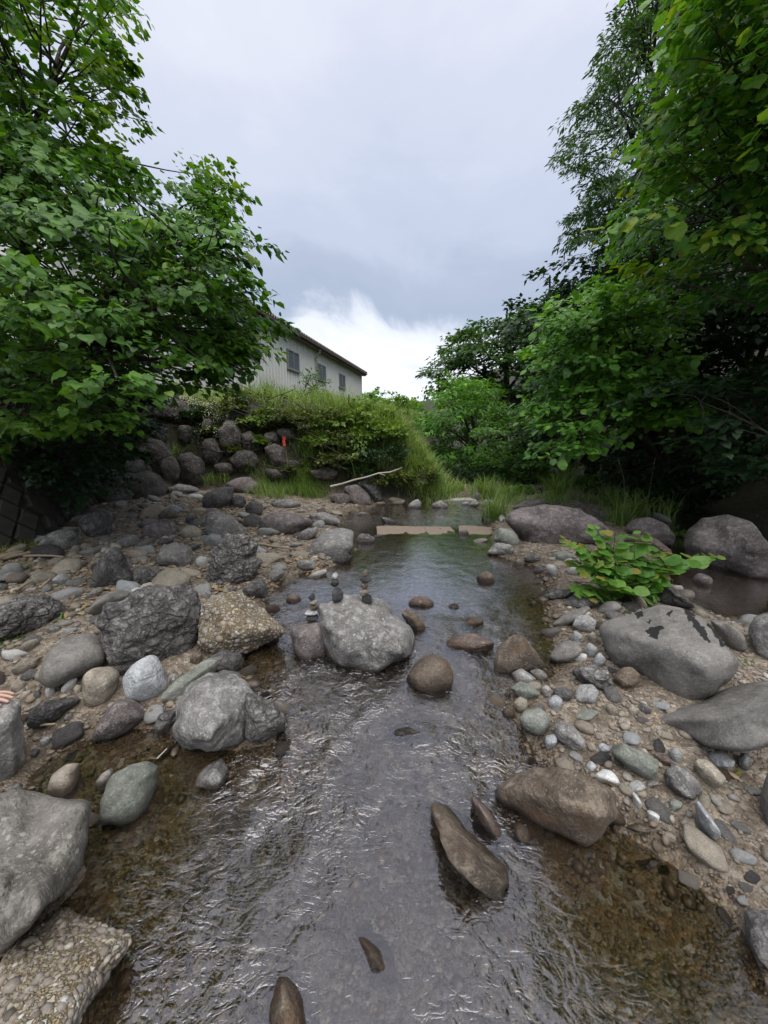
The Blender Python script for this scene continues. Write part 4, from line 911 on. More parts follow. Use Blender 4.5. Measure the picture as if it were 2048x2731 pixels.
rock('E', 'grey', 'long smooth stone at the foot of the boulder wall', [88,932,160,910,270,930,283,962,200,977,110,967], name='rock')
rock('E', 'brown', 'brown angular stone on the shaded gravel left of the group', [30,1090,80,1050,150,1060,150,1105,70,1115], name='stone')
rock('E', 'grey', 'small grey stone at the back of the shaded gravel', [150,1040,190,1015,220,1030,215,1055,170,1060], name='stone')
rock('E', 'tan', 'tan stone behind the big dark boulder of the group', [230,965,290,950,330,965,300,995,240,990], name='stone')
rock('E', 'dark', 'dark stone low in the shaded gravel before the group', [190,1100,240,1085,275,1105,260,1135,200,1130], name='stone')

# ---- the boulders stacked into the bank
def wall_rock(view, label, pts, out=0.10, **kw):
    P0 = np.array(pts, float).reshape(-1, 2); pts = (P0.mean(0) + (P0 - P0.mean(0)) * 1.22).ravel().tolist(); P = px(view, P0); m = P.mean(0)
    h = hit(m); d = (CAM - h) / np.linalg.norm(CAM - h)
    return rock(view, kw.pop('mat', 'wall'), label, pts, centre=h + d * out, ext=1.05, group='boulders built into the left bank', noise=.05, **kw)
wall_rock('H', 'flat brown boulder topping the bank wall beside the white flowers', [1110,310,1100,240,1180,185,1300,190,1390,260,1400,340,1330,372,1200,322], thick=0.9)
wall_rock('H', 'long leaning boulder in the bank wall left of the grass tuft', [1060,520,1110,480,1200,510,1270,600,1312,680,1300,750,1230,792,1150,702,1070,622], thick=0.8)
wall_rock('H', 'small dark boulder in the bank wall above the rounded black one', [930,660,940,630,1000,612,1100,670,1112,735,1010,745,935,725], mat='dark')
wall_rock('H', 'rounded black boulder at the foot of the bank wall', [915,740,1050,725,1150,740,1222,830,1202,902,1100,935,980,925,930,822], mat='dark', thick=0.9)
wall_rock('H', 'black pyramid-shaped boulder at the left end of the bank wall', [700,730,780,703,880,730,930,810,985,942,860,985,740,922,695,840], mat='dark', thick=0.9)
wall_rock('H', 'dark boulder in the bank wall under the hanging tree leaves', [905,600,910,500,960,455,1050,480,1060,560,1010,615])
wall_rock('H', 'shaded boulder in the bank wall right of the flat brown top boulder', [1075,420,1150,360,1220,400,1220,480,1150,500,1085,470])
wall_rock('E', 'upright boulder in the bank wall right of the white flowers', [388,620,420,568,470,578,502,650,492,712,440,742,400,702], thick=0.8)
wall_rock('E', 'lichen-flecked boulder low in the bank wall above the grass', [438,772,500,733,560,738,592,780,570,832,470,822])
wall_rock('E', 'rounded boulder in the bank wall below the red tape', [638,722,700,698,740,728,762,790,740,832,680,802])
wall_rock('E', 'squarish boulder low in the bank wall left of the hanging grass', [168,762,230,748,290,800,292,892,220,912,168,882])
wall_rock('E', 'narrow boulder in the bank wall under the white-flowered creeper', [298,682,360,668,402,740,370,802,308,792])
wall_rock('E', 'lichen-spotted boulder in the middle of the bank wall', [510,642,560,628,602,680,590,722,530,722])
wall_rock('E', 'dark boulder half hidden left of the red tape', [630,640,700,628,722,690,650,702])
wall_rock('E', 'small boulder jutting above the red tape', [698,622,770,608,802,650,740,682])
wall_rock('E', 'reddish broken boulder low in the bank near the leaning pole', [895,842,980,823,1042,850,1000,892,920,882])
wall_rock('E', 'small boulder at the foot of the stake with red tape', [758,782,820,788,832,832,780,834])
wall_rock('E', 'low boulder behind the bank-foot grass', [638,832,740,838,762,882,660,882])
wall_rock('E', 'mossy boulder at the foot of the wall behind a grass tuft', [348,812,440,798,472,840,400,872])
wall_rock('E', 'dark boulder at the upper part of the bank wall', [518,492,620,478,642,540,540,562])
wall_rock('E', 'boulder showing between shrubs high in the bank wall', [420,560,440,510,500,490,520,540,480,580])
wall_rock('E', 'boulder in the wall right of the long leaning one', [155,640,170,590,220,600,230,660,190,690])
wall_rock('E', 'dark boulder in the wall behind the squarish one', [285,600,300,560,340,560,350,640,310,660])

# ---- balanced stones
def cairn(stones, grp, y_at):
    """stones from the bottom up: outline box in the photograph, material, label"""
    prev = None
    for (x0, y0, x1, y1, mat, lab, kind) in stones:
        P0 = px('G', [(x0, y0), (x1, y1)]); c = P0.mean(0)
        C = at_y(c, y_at)
        depth = (C - CAM) @ FWD
        w = (P0[1, 0] - P0[0, 0]) * depth / F * 1.14; h = (P0[1, 1] - P0[0, 1]) * depth / F * 1.06
        _rid[0] += 1; rng = np.random.default_rng(5000 + _rid[0])
        k, nf, namp = STYLE[mat]
        V, Fc = base_shape(4, {'flat': 6, 'block': 14, 'drop': 6, 'tip': 9}[kind], 14, rng)
        V = V / np.abs(V).max(0)
        if kind == 'drop': V[:, :2] *= (1.0 - 0.30 * V[:, 2:3]) / 1.15
        if kind == 'tip': V[:, :2] *= (1.0 - 0.42 * V[:, 2:3]) / 1.2; V[:, 0] += 0.25 * V[:, 2]
        V = V * np.array([w / 2, w * 0.42, h / 2])
        V = V + normals(V, Fc) * (fbm(V / max(w, h) * 3 + rng.uniform(0, 40, 3), 3) * 0.025 * max(w, h))[:, None]
        rot = rng.uniform(0, 0.5); ca, sa = math.cos(rot), math.sin(rot)
        V[:, :2] = V[:, :2] @ np.array([[ca, sa], [-sa, ca]])
        zb = C[2] - h / 2
        org = np.array([C[0], C[1], zb]); V[:, 2] += h / 2
        o = link('cairn_stone', mesh_np('cairn_stone', V, Fc, ROCK[mat]), loc=org)
        tag(o, lab, 'stone', grp)
def top_y(rock_index, view, p):
    """distance of the rock's surface seen at p"""
    V = ROCKS[rock_index][5]; uv, dz = project(V); q = px(view, p)
    d = np.hypot(*(uv - q).T); near = np.argsort(d)[:14]
    j = near[np.argmin(dz[near])]
    return V[j, 1]
yA = top_y(0, 'G', (920, 425)) + 0.02; yB = top_y(0, 'G', (665, 420)) + 0.02; yC = top_y(1, 'G', (440, 575)) + 0.03
cairn([(880,345,965,437,'cairn','dark blocky base stone of the tall right cairn','block'), (858,298,945,362,'tan','mottled pale stone second from the bottom of the right cairn','flat'),
       (873,238,935,304,'red','round maroon stone in the middle of the right cairn','block'), (860,190,962,242,'cairn','wide flat dark stone second from the top of the right cairn','flat'),
       (882,132,932,194,'brown','pointed brown stone on top of the right cairn','tip')], 'stones balanced in the right cairn', yA)
cairn([(612,278,714,427,'cairn','large dark drop-shaped base stone of the middle cairn','drop'), (607,205,676,284,'cairn','dark waisted stone in the middle of the middle cairn','block'),
       (608,152,668,212,'pale','pale jagged stone on top of the middle cairn','tip')], 'stones balanced in the middle cairn', yB)
cairn([(385,525,492,580,'cairn','flat dark bottom stone of the small left cairn','flat'), (380,485,486,530,'pale','flat pale stone second from the bottom of the left cairn','flat'),
       (420,440,486,492,'brown','dark brown block in the middle of the left cairn','block'), (413,392,486,446,'tan','mottled stone second from the top of the left cairn','block'),
       (408,335,474,397,'cairn','dark horned stone on top of the left cairn','tip')], 'stones balanced in the left cairn', yC)

# dried-on dark water marks of the stained boulder
_st = [r for r in ROCKS if r[4].name == STAINED.name][0]
_uv, _ = project(_st[5]); _bm = np.zeros(len(_uv))
for pl in ([1085,625,1110,615,1120,640,1095,648], [1135,660,1155,655,1150,672], [1130,700,1160,685,1200,678,1208,692,1185,705,1180,732,1150,728], [1215,628,1240,615,1232,640],
           [1285,598,1330,610,1345,640,1300,625], [1300,620,1315,625,1365,690,1400,745,1390,745,1350,690], [1330,640,1342,638,1390,700,1412,750,1403,752,1375,700],
           [1395,650,1425,640,1455,680,1460,710,1425,705,1400,690], [1425,700,1440,700,1470,760,1465,768], [1445,705,1458,705,1505,785,1497,790]):
    P_ = px('B', np.array(pl, float).reshape(-1, 2)); _bm = np.maximum(_bm, sstep(5, -3, poly_sd(_uv, P_) + 7 * fbm(np.c_[_uv * .07, 0 * _uv[:, 0]], 3)))
_at = STAINED.data.attributes.new('stain', 'FLOAT', 'POINT'); _at.data.foreach_set('value', _bm.astype(np.float32))
# ------------------------------------------------------------------ loose cobbles, gravel and litter
_rc = np.array([[r[0][0], r[0][1], r[1] * 0.5] for r in ROCKS])
def free(P, extra=0.0):
    d = np.hypot(P[:, None, 0] - _rc[None, :, 0], P[:, None, 1] - _rc[None, :, 1]) - _rc[None, :, 2] - extra
    return d.min(1) > 0
def scatter(n, y0, y1, rng, xk=1.12, x0=.35):
    Y = np.exp(rng.uniform(math.log(y0), math.log(y1), n)); X = rng.uniform(-1, 1, n) * (xk * Y + x0)
    return np.stack([X, Y], -1)
def pebble_proto(rng, sub, k=7):
    V, Fc = base_shape(sub, k, 12, rng)
    V = V * np.array([1.0, rng.uniform(0.6, 0.95), rng.uniform(0.4, 0.72)])
    V = V + normals(V, Fc) * (fbm(V * 1.6 + rng.uniform(0, 30, 3), 2) * 0.06)[:, None]
    return V, Fc

rng = np.random.default_rng(21)
COLS = [('grey', 'grey', .24), ('pale', 'pale grey', .15), ('tan', 'tan', .27), ('brown', 'brown', .06), ('dark', 'dark grey', .10), ('bluish', 'bluish', .06), ('red', 'reddish', .05), ('white', 'whitish', .07)]
protos = [pebble_proto(rng, 3, (6, 18, 9, 22, 14, 26, 11)[q]) for q in range(7)]
cache = {}
cand = scatter(5200, 0.9, 7.6, rng)
s_ = np.minimum(poly_sd(cand, STREAM), poly_sd(cand, CHANNEL)); b_ = -poly_sd(cand, BANK)
dens = np.where(cand[:, 0] < 0, 0.85, np.where((cand[:, 0] < 2.2) & (cand[:, 1] < 3.2), 1.0, 0.5))
ok = (s_ > -0.03) & (b_ < 0.05) & (rng.uniform(size=len(cand)) < dens) & (cand[:, 0] < 3.3)
cand = cand[ok]
rad = np.exp(rng.normal(math.log(0.028), 0.45, len(cand))) * np.where(cand[:, 0] < 0, 1.7, 1.05) * np.clip(0.55 + 0.22 * cand[:, 1], 0.6, 1.5)
order = np.argsort(-rad / cand[:, 1]); cand, rad = cand[order], rad[order]
keep = free(cand, rad[:] [:, None] * 0.5)
cand, rad = cand[keep], rad[keep]
placed = []; used = set(); nb_ = 0
short = [(r[0][:2], r[3]) for r in ROCKS if len(r[3].replace('-', ' ').split()) <= 10]
for p, r in zip(cand, rad):
    if nb_ >= 270: break
    if any((p[0] - q[0]) ** 2 + (p[1] - q[1]) ** 2 < (0.85 * (r + q[2])) ** 2 for q in placed): continue
    placed.append((p[0], p[1], r))
    mat, word, _ = COLS[rng.choice(len(COLS), p=np.array([c[2] for c in COLS]) / sum(c[2] for c in COLS))]
    k = int(rng.integers(len(protos)))
    if (k, mat) not in cache: cache[(k, mat)] = mesh_np('cobble', protos[k][0], protos[k][1], ROCK[mat])
    o = bpy.data.objects.new('cobble', cache[(k, mat)]); COL.objects.link(o)
    flat = rng.uniform(0.75, 1.15)
    o.scale = (r, r, r * flat)
    gz = float(ground(np.array([p[0]]), np.array([p[1]]))[0])
    o.location = (p[0], p[1], gz + r * flat * 0.10)
    o.rotation_euler = (rng.normal() * 0.2, rng.normal() * 0.2, rng.uniform(0, 6.28))
    near = sorted(short, key=lambda q: (q[0][0] - p[0]) ** 2 + (q[0][1] - p[1]) ** 2)
    lab = None
    for q in near[:70]:
        for kind in (('cobble',) if r > 0.05 else ('small cobble', 'pebble')):
            l = f'{word} {kind} near the {q[1]}'
            if l not in used: lab = l; break
        if lab: break
    used.add(lab); tag(o, lab or f'{word} cobble in the gravel', 'cobble', 'loose cobbles on the gravel banks'); nb_ += 1

def pebbles(P, R, tint, sub, name, rng, dz=0.2):
    n = len(P); pro = [pebble_proto(rng, sub) for _ in range(6)]
    Vs, Fs, Ts, off = [], [], [], 0
    gz = ground(P[:, 0], P[:, 1])
    which = rng.integers(0, 6, n)
    for k in range(6):
        idx = np.where(which == k)[0]
        if not len(idx): continue
        V, Fc = pro[k]; a = rng.uniform(0, 6.28, len(idx)); ca, sa = np.cos(a), np.sin(a)
        W_ = np.stack([V[None, :, 0] * ca[:, None] - V[None, :, 1] * sa[:, None], V[None, :, 0] * sa[:, None] + V[None, :, 1] * ca[:, None], np.broadcast_to(V[None, :, 2], (len(idx), len(V)))], -1)
        W_ = W_ * R[idx][:, None, None] + np.stack([P[idx, 0], P[idx, 1], gz[idx] + R[idx] * dz], -1)[:, None, :]
        Vs.append(W_.reshape(-1, 3)); Fs.append((Fc[None] + (np.arange(len(idx)) * len(V))[:, None, None] + off).reshape(-1, 3)); off += len(idx) * len(V)
        Ts.append(np.repeat(tint[idx], len(V)))
    me = mesh_np(name, np.concatenate(Vs), np.concatenate(Fs), M['gravel'], True, {'tint': np.concatenate(Ts)})
    return tag(link(name, me), name.replace('_', ' '), None, None, 'stuff')

rng = np.random.default_rng(22)
P = scatter(92000, 0.45, 7.8, rng, 1.25, 1.1); s_ = np.minimum(poly_sd(P, STREAM), poly_sd(P, CHANNEL)); b_ = -poly_sd(P, BANK)
patch = sstep(-0.35, 0.25, fbm(np.stack([P[:, 0] * 1.5, P[:, 1] * 1.5, 0 * P[:, 0]], -1), 3))
ok = (s_ > -0.02) & (b_ < 0.1) & (P[:, 0] < 4.2) & (rng.uniform(size=len(P)) < 0.35 + 0.65 * patch) & free(P, 0.0); P = P[ok]
R = np.exp(rng.normal(math.log(0.0068), 0.55, len(P))) * np.clip(0.35 + 0.42 * P[:, 1], 0.7, 2.2) * np.where(P[:, 0] < 0, 1.25, 1.0)
tint = np.clip(rng.beta(2.0, 2.4, len(P)), 0, 1)
big = R > 0.017
g1 = pebbles(P[~big], R[~big], tint[~big], 1, 'gravel', rng); g1['label'] = 'fine tan and grey gravel covering both banks'
g2 = pebbles(P[big], R[big], tint[big], 2, 'pebbles', rng); g2['label'] = 'coarser pebbles strewn between the stones on both banks'
P = scatter(15000, 0.6, 6.5, rng); s_ = np.minimum(poly_sd(P, STREAM), poly_sd(P, CHANNEL)); P = P[(s_ < 0.0) & free(P, -0.02)]
R = np.exp(rng.normal(math.log(0.009), 0.6, len(P))) * np.clip(0.5 + 0.3 * P[:, 1], 0.7, 1.6)
tint = np.clip(rng.beta(1.5, 2.6, len(P)), 0, 1)
g3 = pebbles(P, np.minimum(R, .05), tint, 2 if len(P) < 4000 else 1, 'bed_pebbles', rng, 0.05); g3['label'] = 'pebbles lying on the stream bed under the water'

# dry leaves and wood chips on the left bank
def leaf_cards(P, N, T, size, tmpl):
    """place a leaf template (verts x across, y along, z normal) at every point"""
    V, Fc = tmpl
    T = T / (np.linalg.norm(T, axis=1)[:, None] + 1e-9); X = np.cross(T, N); X /= np.linalg.norm(X, axis=1)[:, None] + 1e-9; Zn = np.cross(X, T)
    W_ = P[:, None, :] + size[:, None, None] * (V[None, :, 0:1] * X[:, None, :] + V[None, :, 1:2] * T[:, None, :] + V[None, :, 2:3] * Zn[:, None, :])
    Fs = (Fc[None] + (np.arange(len(P)) * len(V))[:, None, None]).reshape(-1, 3)
    return W_.reshape(-1, 3), Fs, X, T, Zn
LITTER = (np.array([(0, 0, 0), (0, .5, .1), (0, 1, 0), (-.22, .3, .0), (-.2, .68, .02), (.22, .3, .03), (.2, .68, -.02)], float), np.array([(0, 1, 3), (3, 1, 4), (4, 1, 2), (0, 5, 1), (5, 6, 1), (6, 2, 1)]))
rng = np.random.default_rng(23)
poly = at_z(px('Z', [(-60, 1200), (240, 1190), (330, 1150), (420, 1090), (560, 1075), (560, 1130), (700, 1180), (690, 1225), (600, 1240), (450, 1290), (330, 1310), (180, 1330), (60, 1330), (-60, 1300)]), 0.2)[:, :2]
lo, hi = poly.min(0), poly.max(0)
P = rng.uniform(lo, hi, (9000, 2)); P = P[poly_sd(P, poly) < 0]; P = P[rng.uniform(size=len(P)) < sstep(-0.5, 0.4, fbm(np.stack([P[:, 0] * 2, P[:, 1] * 2, 0 * P[:, 0]], -1), 3))][:4200]
P3 = np.stack([P[:, 0], P[:, 1], ground(P[:, 0], P[:, 1]) + rng.uniform(0.006, 0.03, len(P))], -1)
N = np.stack([rng.normal(size=len(P)) * .4, rng.normal(size=len(P)) * .4, np.ones(len(P))], -1); N /= np.linalg.norm(N, axis=1)[:, None]
T = rng.normal(size=(len(P), 3)); T[:, 2] *= 0.2
V, Fs, *_ = leaf_cards(P3, N, T, rng.uniform(0.025, 0.075, len(P)), LITTER)
tag(link('leaf_litter', mesh_np('leaf_litter', V, Fs, M['litter'], False, {'tint': np.repeat(np.clip(rng.beta(2.2, 1.6, len(P)), 0, 1), 7)})), 'dry leaves and wood chips strewn over the left bank', None, None, 'stuff')

# a few single fallen leaves in the near water and gravel
for (v, x, y, tx, s, lab, w) in [('D', 1540, 258, .9, .055, 'long yellow fallen leaf on the near right gravel', 'leafK'), ('D', 1010, 325, .25, .07, 'red-brown dead leaf behind the big brown block', 'litter'),
                                 ('A', 650, 1045, .2, .06, 'brown dead leaf in the corner by the log-shaped stone', 'litter'), ('B', 450, 840, .6, .05, 'pinkish dead leaf caught beside the brown triangular boulder', 'litter'),
                                 ('D', 1485, 262, .75, .05, 'tan dead leaf between the ochre cobble and the veined stone', 'litter')]:
    h = hit(px(v, (x, y)))
    Vl = LITTER[0] * s * np.array([1.2 if w == 'litter' else .7, 1, 1]); a = random.uniform(0, 6.28)
    Rm = np.array([[math.cos(a), -math.sin(a), 0], [math.sin(a), math.cos(a), 0], [0, 0, 1]])
    o = link('fallen_leaf', mesh_np('fallen_leaf', Vl @ Rm.T, LITTER[1], M[w], False, {'tint': np.full(7, tx)}), loc=(h[0], h[1], h[2] + 0.012)); tag(o, lab, 'leaf')

# pebbles set in the two conglomerate boulders
for key, n, r0 in (('yellowish conglomerate', 800, .0078), ('ochre pebble-studded', 600, .011)):
    rk = [r for r in ROCKS if key in r[3]][0]; Vr = rk[5]; rg = np.random.default_rng(55 + n)
    uv_, z_ = project(Vr); o = rk[4]; me_ = o.data; nv = np.array([v.normal[:] for v in me_.vertices])
    okv = np.where((nv * (CAM - Vr)).sum(1) > 0)[0]; ii = rg.choice(okv, n)
    pro = [pebble_proto(rg, 1) for _ in range(5)]; Vs, Fs, Ts, off = [], [], [], 0
    org = np.array(o.location)
    for i in ii:
        V_, F_ = pro[int(rg.integers(5))]; r = r0 * math.exp(rg.normal(0, .45)); nn = nv[i]; a = np.cross(nn, rg.normal(size=3)); a /= np.linalg.norm(a); b = np.cross(nn, a)
        Vs.append((Vr[i] - org) + r * (V_[:, 0:1] * a + V_[:, 1:2] * b + (V_[:, 2:3] - .12) * nn)); Fs.append(F_ + off); off += len(V_); Ts.append(np.full(len(V_), np.clip(rg.normal(.55, .22), 0, 1)))
    tag(link('embedded_pebbles', mesh_np('embedded_pebbles', np.concatenate(Vs), np.concatenate(Fs), M['gravel'], True, {'tint': np.concatenate(Ts)}), o), None, None, None, 'stuff')
# ------------------------------------------------------------------ leaves
HEART = (np.array([(0, 0, 0), (0, .45, .05), (0, 1.05, -.16), (-.40, .12, .07), (-.44, .50, .03), (.40, .12, .07), (.44, .50, .03)], float), LITTER[1])
ROUND = (np.array([(0, 0, 0), (0, .5, .04), (0, .98, -.10), (-.30, .18, .05), (-.36, .66, .03), (.30, .18, .05), (.36, .66, .03)], float), LITTER[1])
def fine_leaf(side, tip=1.05, droop=-.16, serr=.012):
    """a leaf with a midrib, curled sides and a toothed edge; side: (y, half width) from base to tip"""
    n = len(side); V = [(0, 0, 0)] + [(0, y, .05 * math.sin(y * 3) + droop * y * y) for y, _ in side] + [(0, tip, droop * 1.15)]
    for sg in (-1, 1):
        for k, (y, w) in enumerate(side): V.append((sg * (w + serr * (k % 2)), y - .04 * (1 if y < .3 else 0), .06 - .10 * (w * 2) ** 2 * .5 + .02 * math.sin(k * 2.3 + sg) + droop * y * y))
    f = []
    for q, sg in enumerate((-1, 1)):
        o = n + 2 + q * n
        def add(a, b, c): f.append((a, b, c) if sg > 0 else (a, c, b))
        add(0, o, 1)
        for k in range(n - 1): add(1 + k, o + k, o + k + 1); add(1 + k, o + k + 1, 2 + k)
        add(n, o + n - 1, n + 1)
    return np.array(V, float), np.array(f)
HEART1 = fine_leaf([(.02, .22), (.10, .40), (.26, .47), (.44, .45), (.58, .36), (.70, .24), (.84, .11)])
ROUND1 = fine_leaf([(.08, .16), (.22, .30), (.40, .37), (.58, .37), (.74, .29), (.88, .15)], .98, -.10)
FINE = {}
NARROW = (np.array([(0, 0, 0), (-.17, .45, .03), (0, 1.0, -.1), (.17, .45, .03)], float), np.array([(0, 2, 1), (0, 3, 2)]))
BROAD = (np.array([(0, 0, 0), (-.36, .45, .06), (0, 1.0, -.12), (.36, .45, .06)], float), np.array([(0, 2, 1), (0, 3, 2)]))
UPV = np.array([0, 0, 1.0])

def spray_leaves(P, D, L, m, rng, droop=0.45, jit=0.35, spread=0.55, flat=1.0):
    """leaves on a branching twig at each point P pointing along D: position, direction, normal"""
    K = len(P)
    D = D / np.linalg.norm(D, axis=1)[:, None]
    S = np.cross(D, UPV); S /= np.linalg.norm(S, axis=1)[:, None] + 1e-9
    U = np.cross(S, D)
    s = rng.uniform(0.0, 1.0, (K, m)); sgn = np.where(rng.uniform(size=(K, m)) < .5, -1.0, 1.0)
    u = rng.uniform(0, 1, (K, m)) ** 0.8
    l = L[:, None] * spread * (1 - 0.6 * s)
    w = rng.normal(size=(K, m)) * 0.22 * flat
    sd = S[:, None, :] * sgn[..., None] * 0.85 + D[:, None, :] * 0.55 + U[:, None, :] * w[..., None]
    pos = P[:, None, :] + D[:, None, :] * (L[:, None] * (s - 0.45))[..., None] + sd * (u * l)[..., None] - UPV * (L[:, None] * 0.22 * s ** 2 + u * l * 0.18)[..., None]
    t = sd * 0.6 + D[:, None, :] * 0.5 + rng.normal(size=(K, m, 3)) * jit - UPV * droop
    n = UPV * 0.9 + U[:, None, :] * 0.3 + D[:, None, :] * 0.25 + rng.normal(size=(K, m, 3)) * jit
    n /= np.linalg.norm(n, axis=-1)[..., None]
    return pos.reshape(-1, 3), t.reshape(-1, 3), n.reshape(-1, 3)

def crown_points(view, poly, d0, d1, n, rng, power=1.0):
    P = px(view, np.array(poly, float).reshape(-1, 2))
    lo, hi = P.min(0), P.max(0)
    out = []
    while len(out) < n:
        q = rng.uniform(lo, hi, (n * 4, 2)); q = q[poly_sd(q, P) < 0]; out.extend(q)
    q = np.array(out[:n])
    Y = d0 + (d1 - d0) * rng.uniform(0, 1, n) ** power
    return at_y(q, Y)

def in_frame(P):
    uv, z = project(P)
    return (z > 0.2) & (uv[:, 0] > 0) & (uv[:, 0] < 2048) & (uv[:, 1] > 0) & (uv[:, 1] < 2731), z

def build_tree(name, label, base, clusters, Lr, m, tmpl, lmat, size, rng, trunk_r=0.12, bark='bark', limbs=10, singles=0, tint_fn=None, droop=0.45, jit=0.35, top=None, cat='tree', group=None, lean=(0, 0), spread=0.55, up=0.15, size_jit=0.25, stems=1):
    """a tapered trunk with limbs that carry leafy sprays through the crown; the leaves that show largest are single parts"""
    base = np.asarray(base, float)
    root = empty(name, base, label, cat, group)
    K = len(clusters)
    zt = top if top is not None else np.percentile(clusters[:, 2], 85)
    cxy = clusters[:, :2].mean(0)
    def axis_at(z):
        t = np.clip((z - base[2]) / max(zt - base[2], .1), 0, 1)
        return np.stack([base[0] + (lean[0]) * t, base[1] + lean[1] * t, base[2] + (zt - base[2]) * t], -1)
    # outward direction
    A = axis_at(clusters[:, 2] - 0.4)
    D = clusters - A; D[:, 2] = np.clip(D[:, 2], -.25, .6) + up
    D = D + rng.normal(size=D.shape) * 0.35 * np.linalg.norm(D, axis=1)[:, None]; D[:, 2] *= 0.6
    D /= np.linalg.norm(D, axis=1)[:, None]
    L = rng.uniform(Lr[0], Lr[1], K)
    pos, t, n = spray_leaves(clusters, D, L, m, rng, droop, jit, spread)
    sz = size * np.exp(rng.normal(0, size_jit, len(pos)))
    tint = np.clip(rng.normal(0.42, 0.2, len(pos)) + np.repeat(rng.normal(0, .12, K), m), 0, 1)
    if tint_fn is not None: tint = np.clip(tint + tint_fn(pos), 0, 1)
    # trunk
    mb = MB(); zz = np.linspace(0, 1, 9)
    for s_ in range(stems):
        off = np.array([0, 0, 0]) if stems == 1 else np.array([math.cos(s_ * 2.1) * .25, math.sin(s_ * 2.1) * .25, 0])
        tr = axis_at(base[2] - 0.15 + (zt - base[2] + 0.15) * zz) + np.stack([np.sin(zz * 5 + base[0] + s_) * .08 * zz * 2, np.cos(zz * 4 + base[1] + s_) * .08 * zz * 2, 0 * zz], -1) + off * np.linspace(.2, 4, 9)[:, None] * (stems > 1)
        tr[0, 2] = base[2] - 0.15
        mb.tube(tr, trunk_r * (1 - 0.85 * zz) * (1.25 - .25 * np.minimum(1, zz * 8)), 8)
    link('trunk', mb.mesh('trunk', M[bark], True, base), root)
    # limbs by clustering
    limbs = min(limbs, K)
    ci = rng.choice(K, limbs, replace=False); cen = clusters[ci]
    for _ in range(4):
        lab = np.argmin(((clusters[:, None] - cen[None]) ** 2).sum(-1), 1)
        cen = np.array([clusters[lab == j].mean(0) if (lab == j).any() else cen[j] for j in range(limbs)])
    for j in range(limbs):
        idx = np.where(lab == j)[0]
        if not len(idx): continue
        mbj = MB(); end = cen[j]
        hd = np.linalg.norm(end[:2] - axis_at(end[2])[:2])
        st = axis_at(np.clip(end[2] - 0.55 * hd - 0.2, base[2] + 0.25 * (zt - base[2]) * 0.6, zt))
        tt = np.linspace(0, 1, 7)[:, None]
        path = st + (end - st) * tt + UPV * (0.10 * hd * np.sin(tt * math.pi)) + np.sin(tt * 7 + j) * 0.03 * hd * np.array([[.6, .6, .3]]) * tt * (1 - tt) * 4
        r0 = trunk_r * 0.42
        mbj.tube(path, r0 * (1 - 0.8 * tt[:, 0]), 6)
        for i in idx:
            a = path[int(rng.integers(3, 7))]; b = clusters[i] - D[i] * L[i] * 0.45; c = clusters[i] + D[i] * L[i] * 0.5 - UPV * L[i] * .2
            tb_ = np.linspace(0, 1, 7)[:, None]; ctl = b + (a - b) * .25
            mbj.tube(a * (1 - tb_) ** 2 + ctl * 2 * tb_ * (1 - tb_) + c * tb_ ** 2, r0 * np.linspace(.26, .04, 7), 4, False)
        link('branch', mbj.mesh('branch', M[bark], True, base), root)
    # leaves
    if singles:
        vis, z = in_frame(pos); score = np.where(vis, sz / np.maximum(z, .3), 0); order = np.argsort(-score); one, rest = order[:singles], order[singles:]
        meshes = []
        for k in range(12):
            tv = tint[one[int(k * len(one) / 12):int((k + 1) * len(one) / 12)]]
        qs = np.quantile(tint[one], np.linspace(0.04, 0.96, 12))
        tmpl1 = HEART1 if tmpl is HEART else ROUND1
        Vv = tmpl1[0].copy()
        for k in range(12):
            V_ = Vv.copy(); V_[:, 2] *= rng.uniform(.6, 1.8); V_[:, 0] *= rng.uniform(.9, 1.1)
            meshes.append(mesh_np('leaf', V_, tmpl1[1], lmat, False, {'tint': np.full(len(V_), qs[k])}))
        T = t[one] / np.linalg.norm(t[one], axis=1)[:, None]; X = np.cross(T, n[one]); X /= np.linalg.norm(X, axis=1)[:, None]; Zn = np.cross(X, T)
        for q, i in enumerate(one):
            k = int(np.argmin(np.abs(qs - tint[i])))
            o = bpy.data.objects.new('leaf', meshes[k]); COL.objects.link(o); o.parent = root
            Mx = Matrix([[X[q][a] * sz[i], T[q][a] * sz[i], Zn[q][a] * sz[i], pos[i][a] - base[a]] for a in range(3)] + [[0, 0, 0, 1]])
            o.matrix_local = Mx
        pos, t, n, sz, tint = pos[rest], t[rest], n[rest], sz[rest], tint[rest]
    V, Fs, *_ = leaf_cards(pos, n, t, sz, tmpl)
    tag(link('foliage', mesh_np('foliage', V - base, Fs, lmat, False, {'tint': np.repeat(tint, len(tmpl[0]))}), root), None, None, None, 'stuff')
    return root

def G1(x, y): return float(ground(np.array([x]), np.array([y]))[0])

# ------------------------------------------------------------------ trees
rng = np.random.default_rng(31)
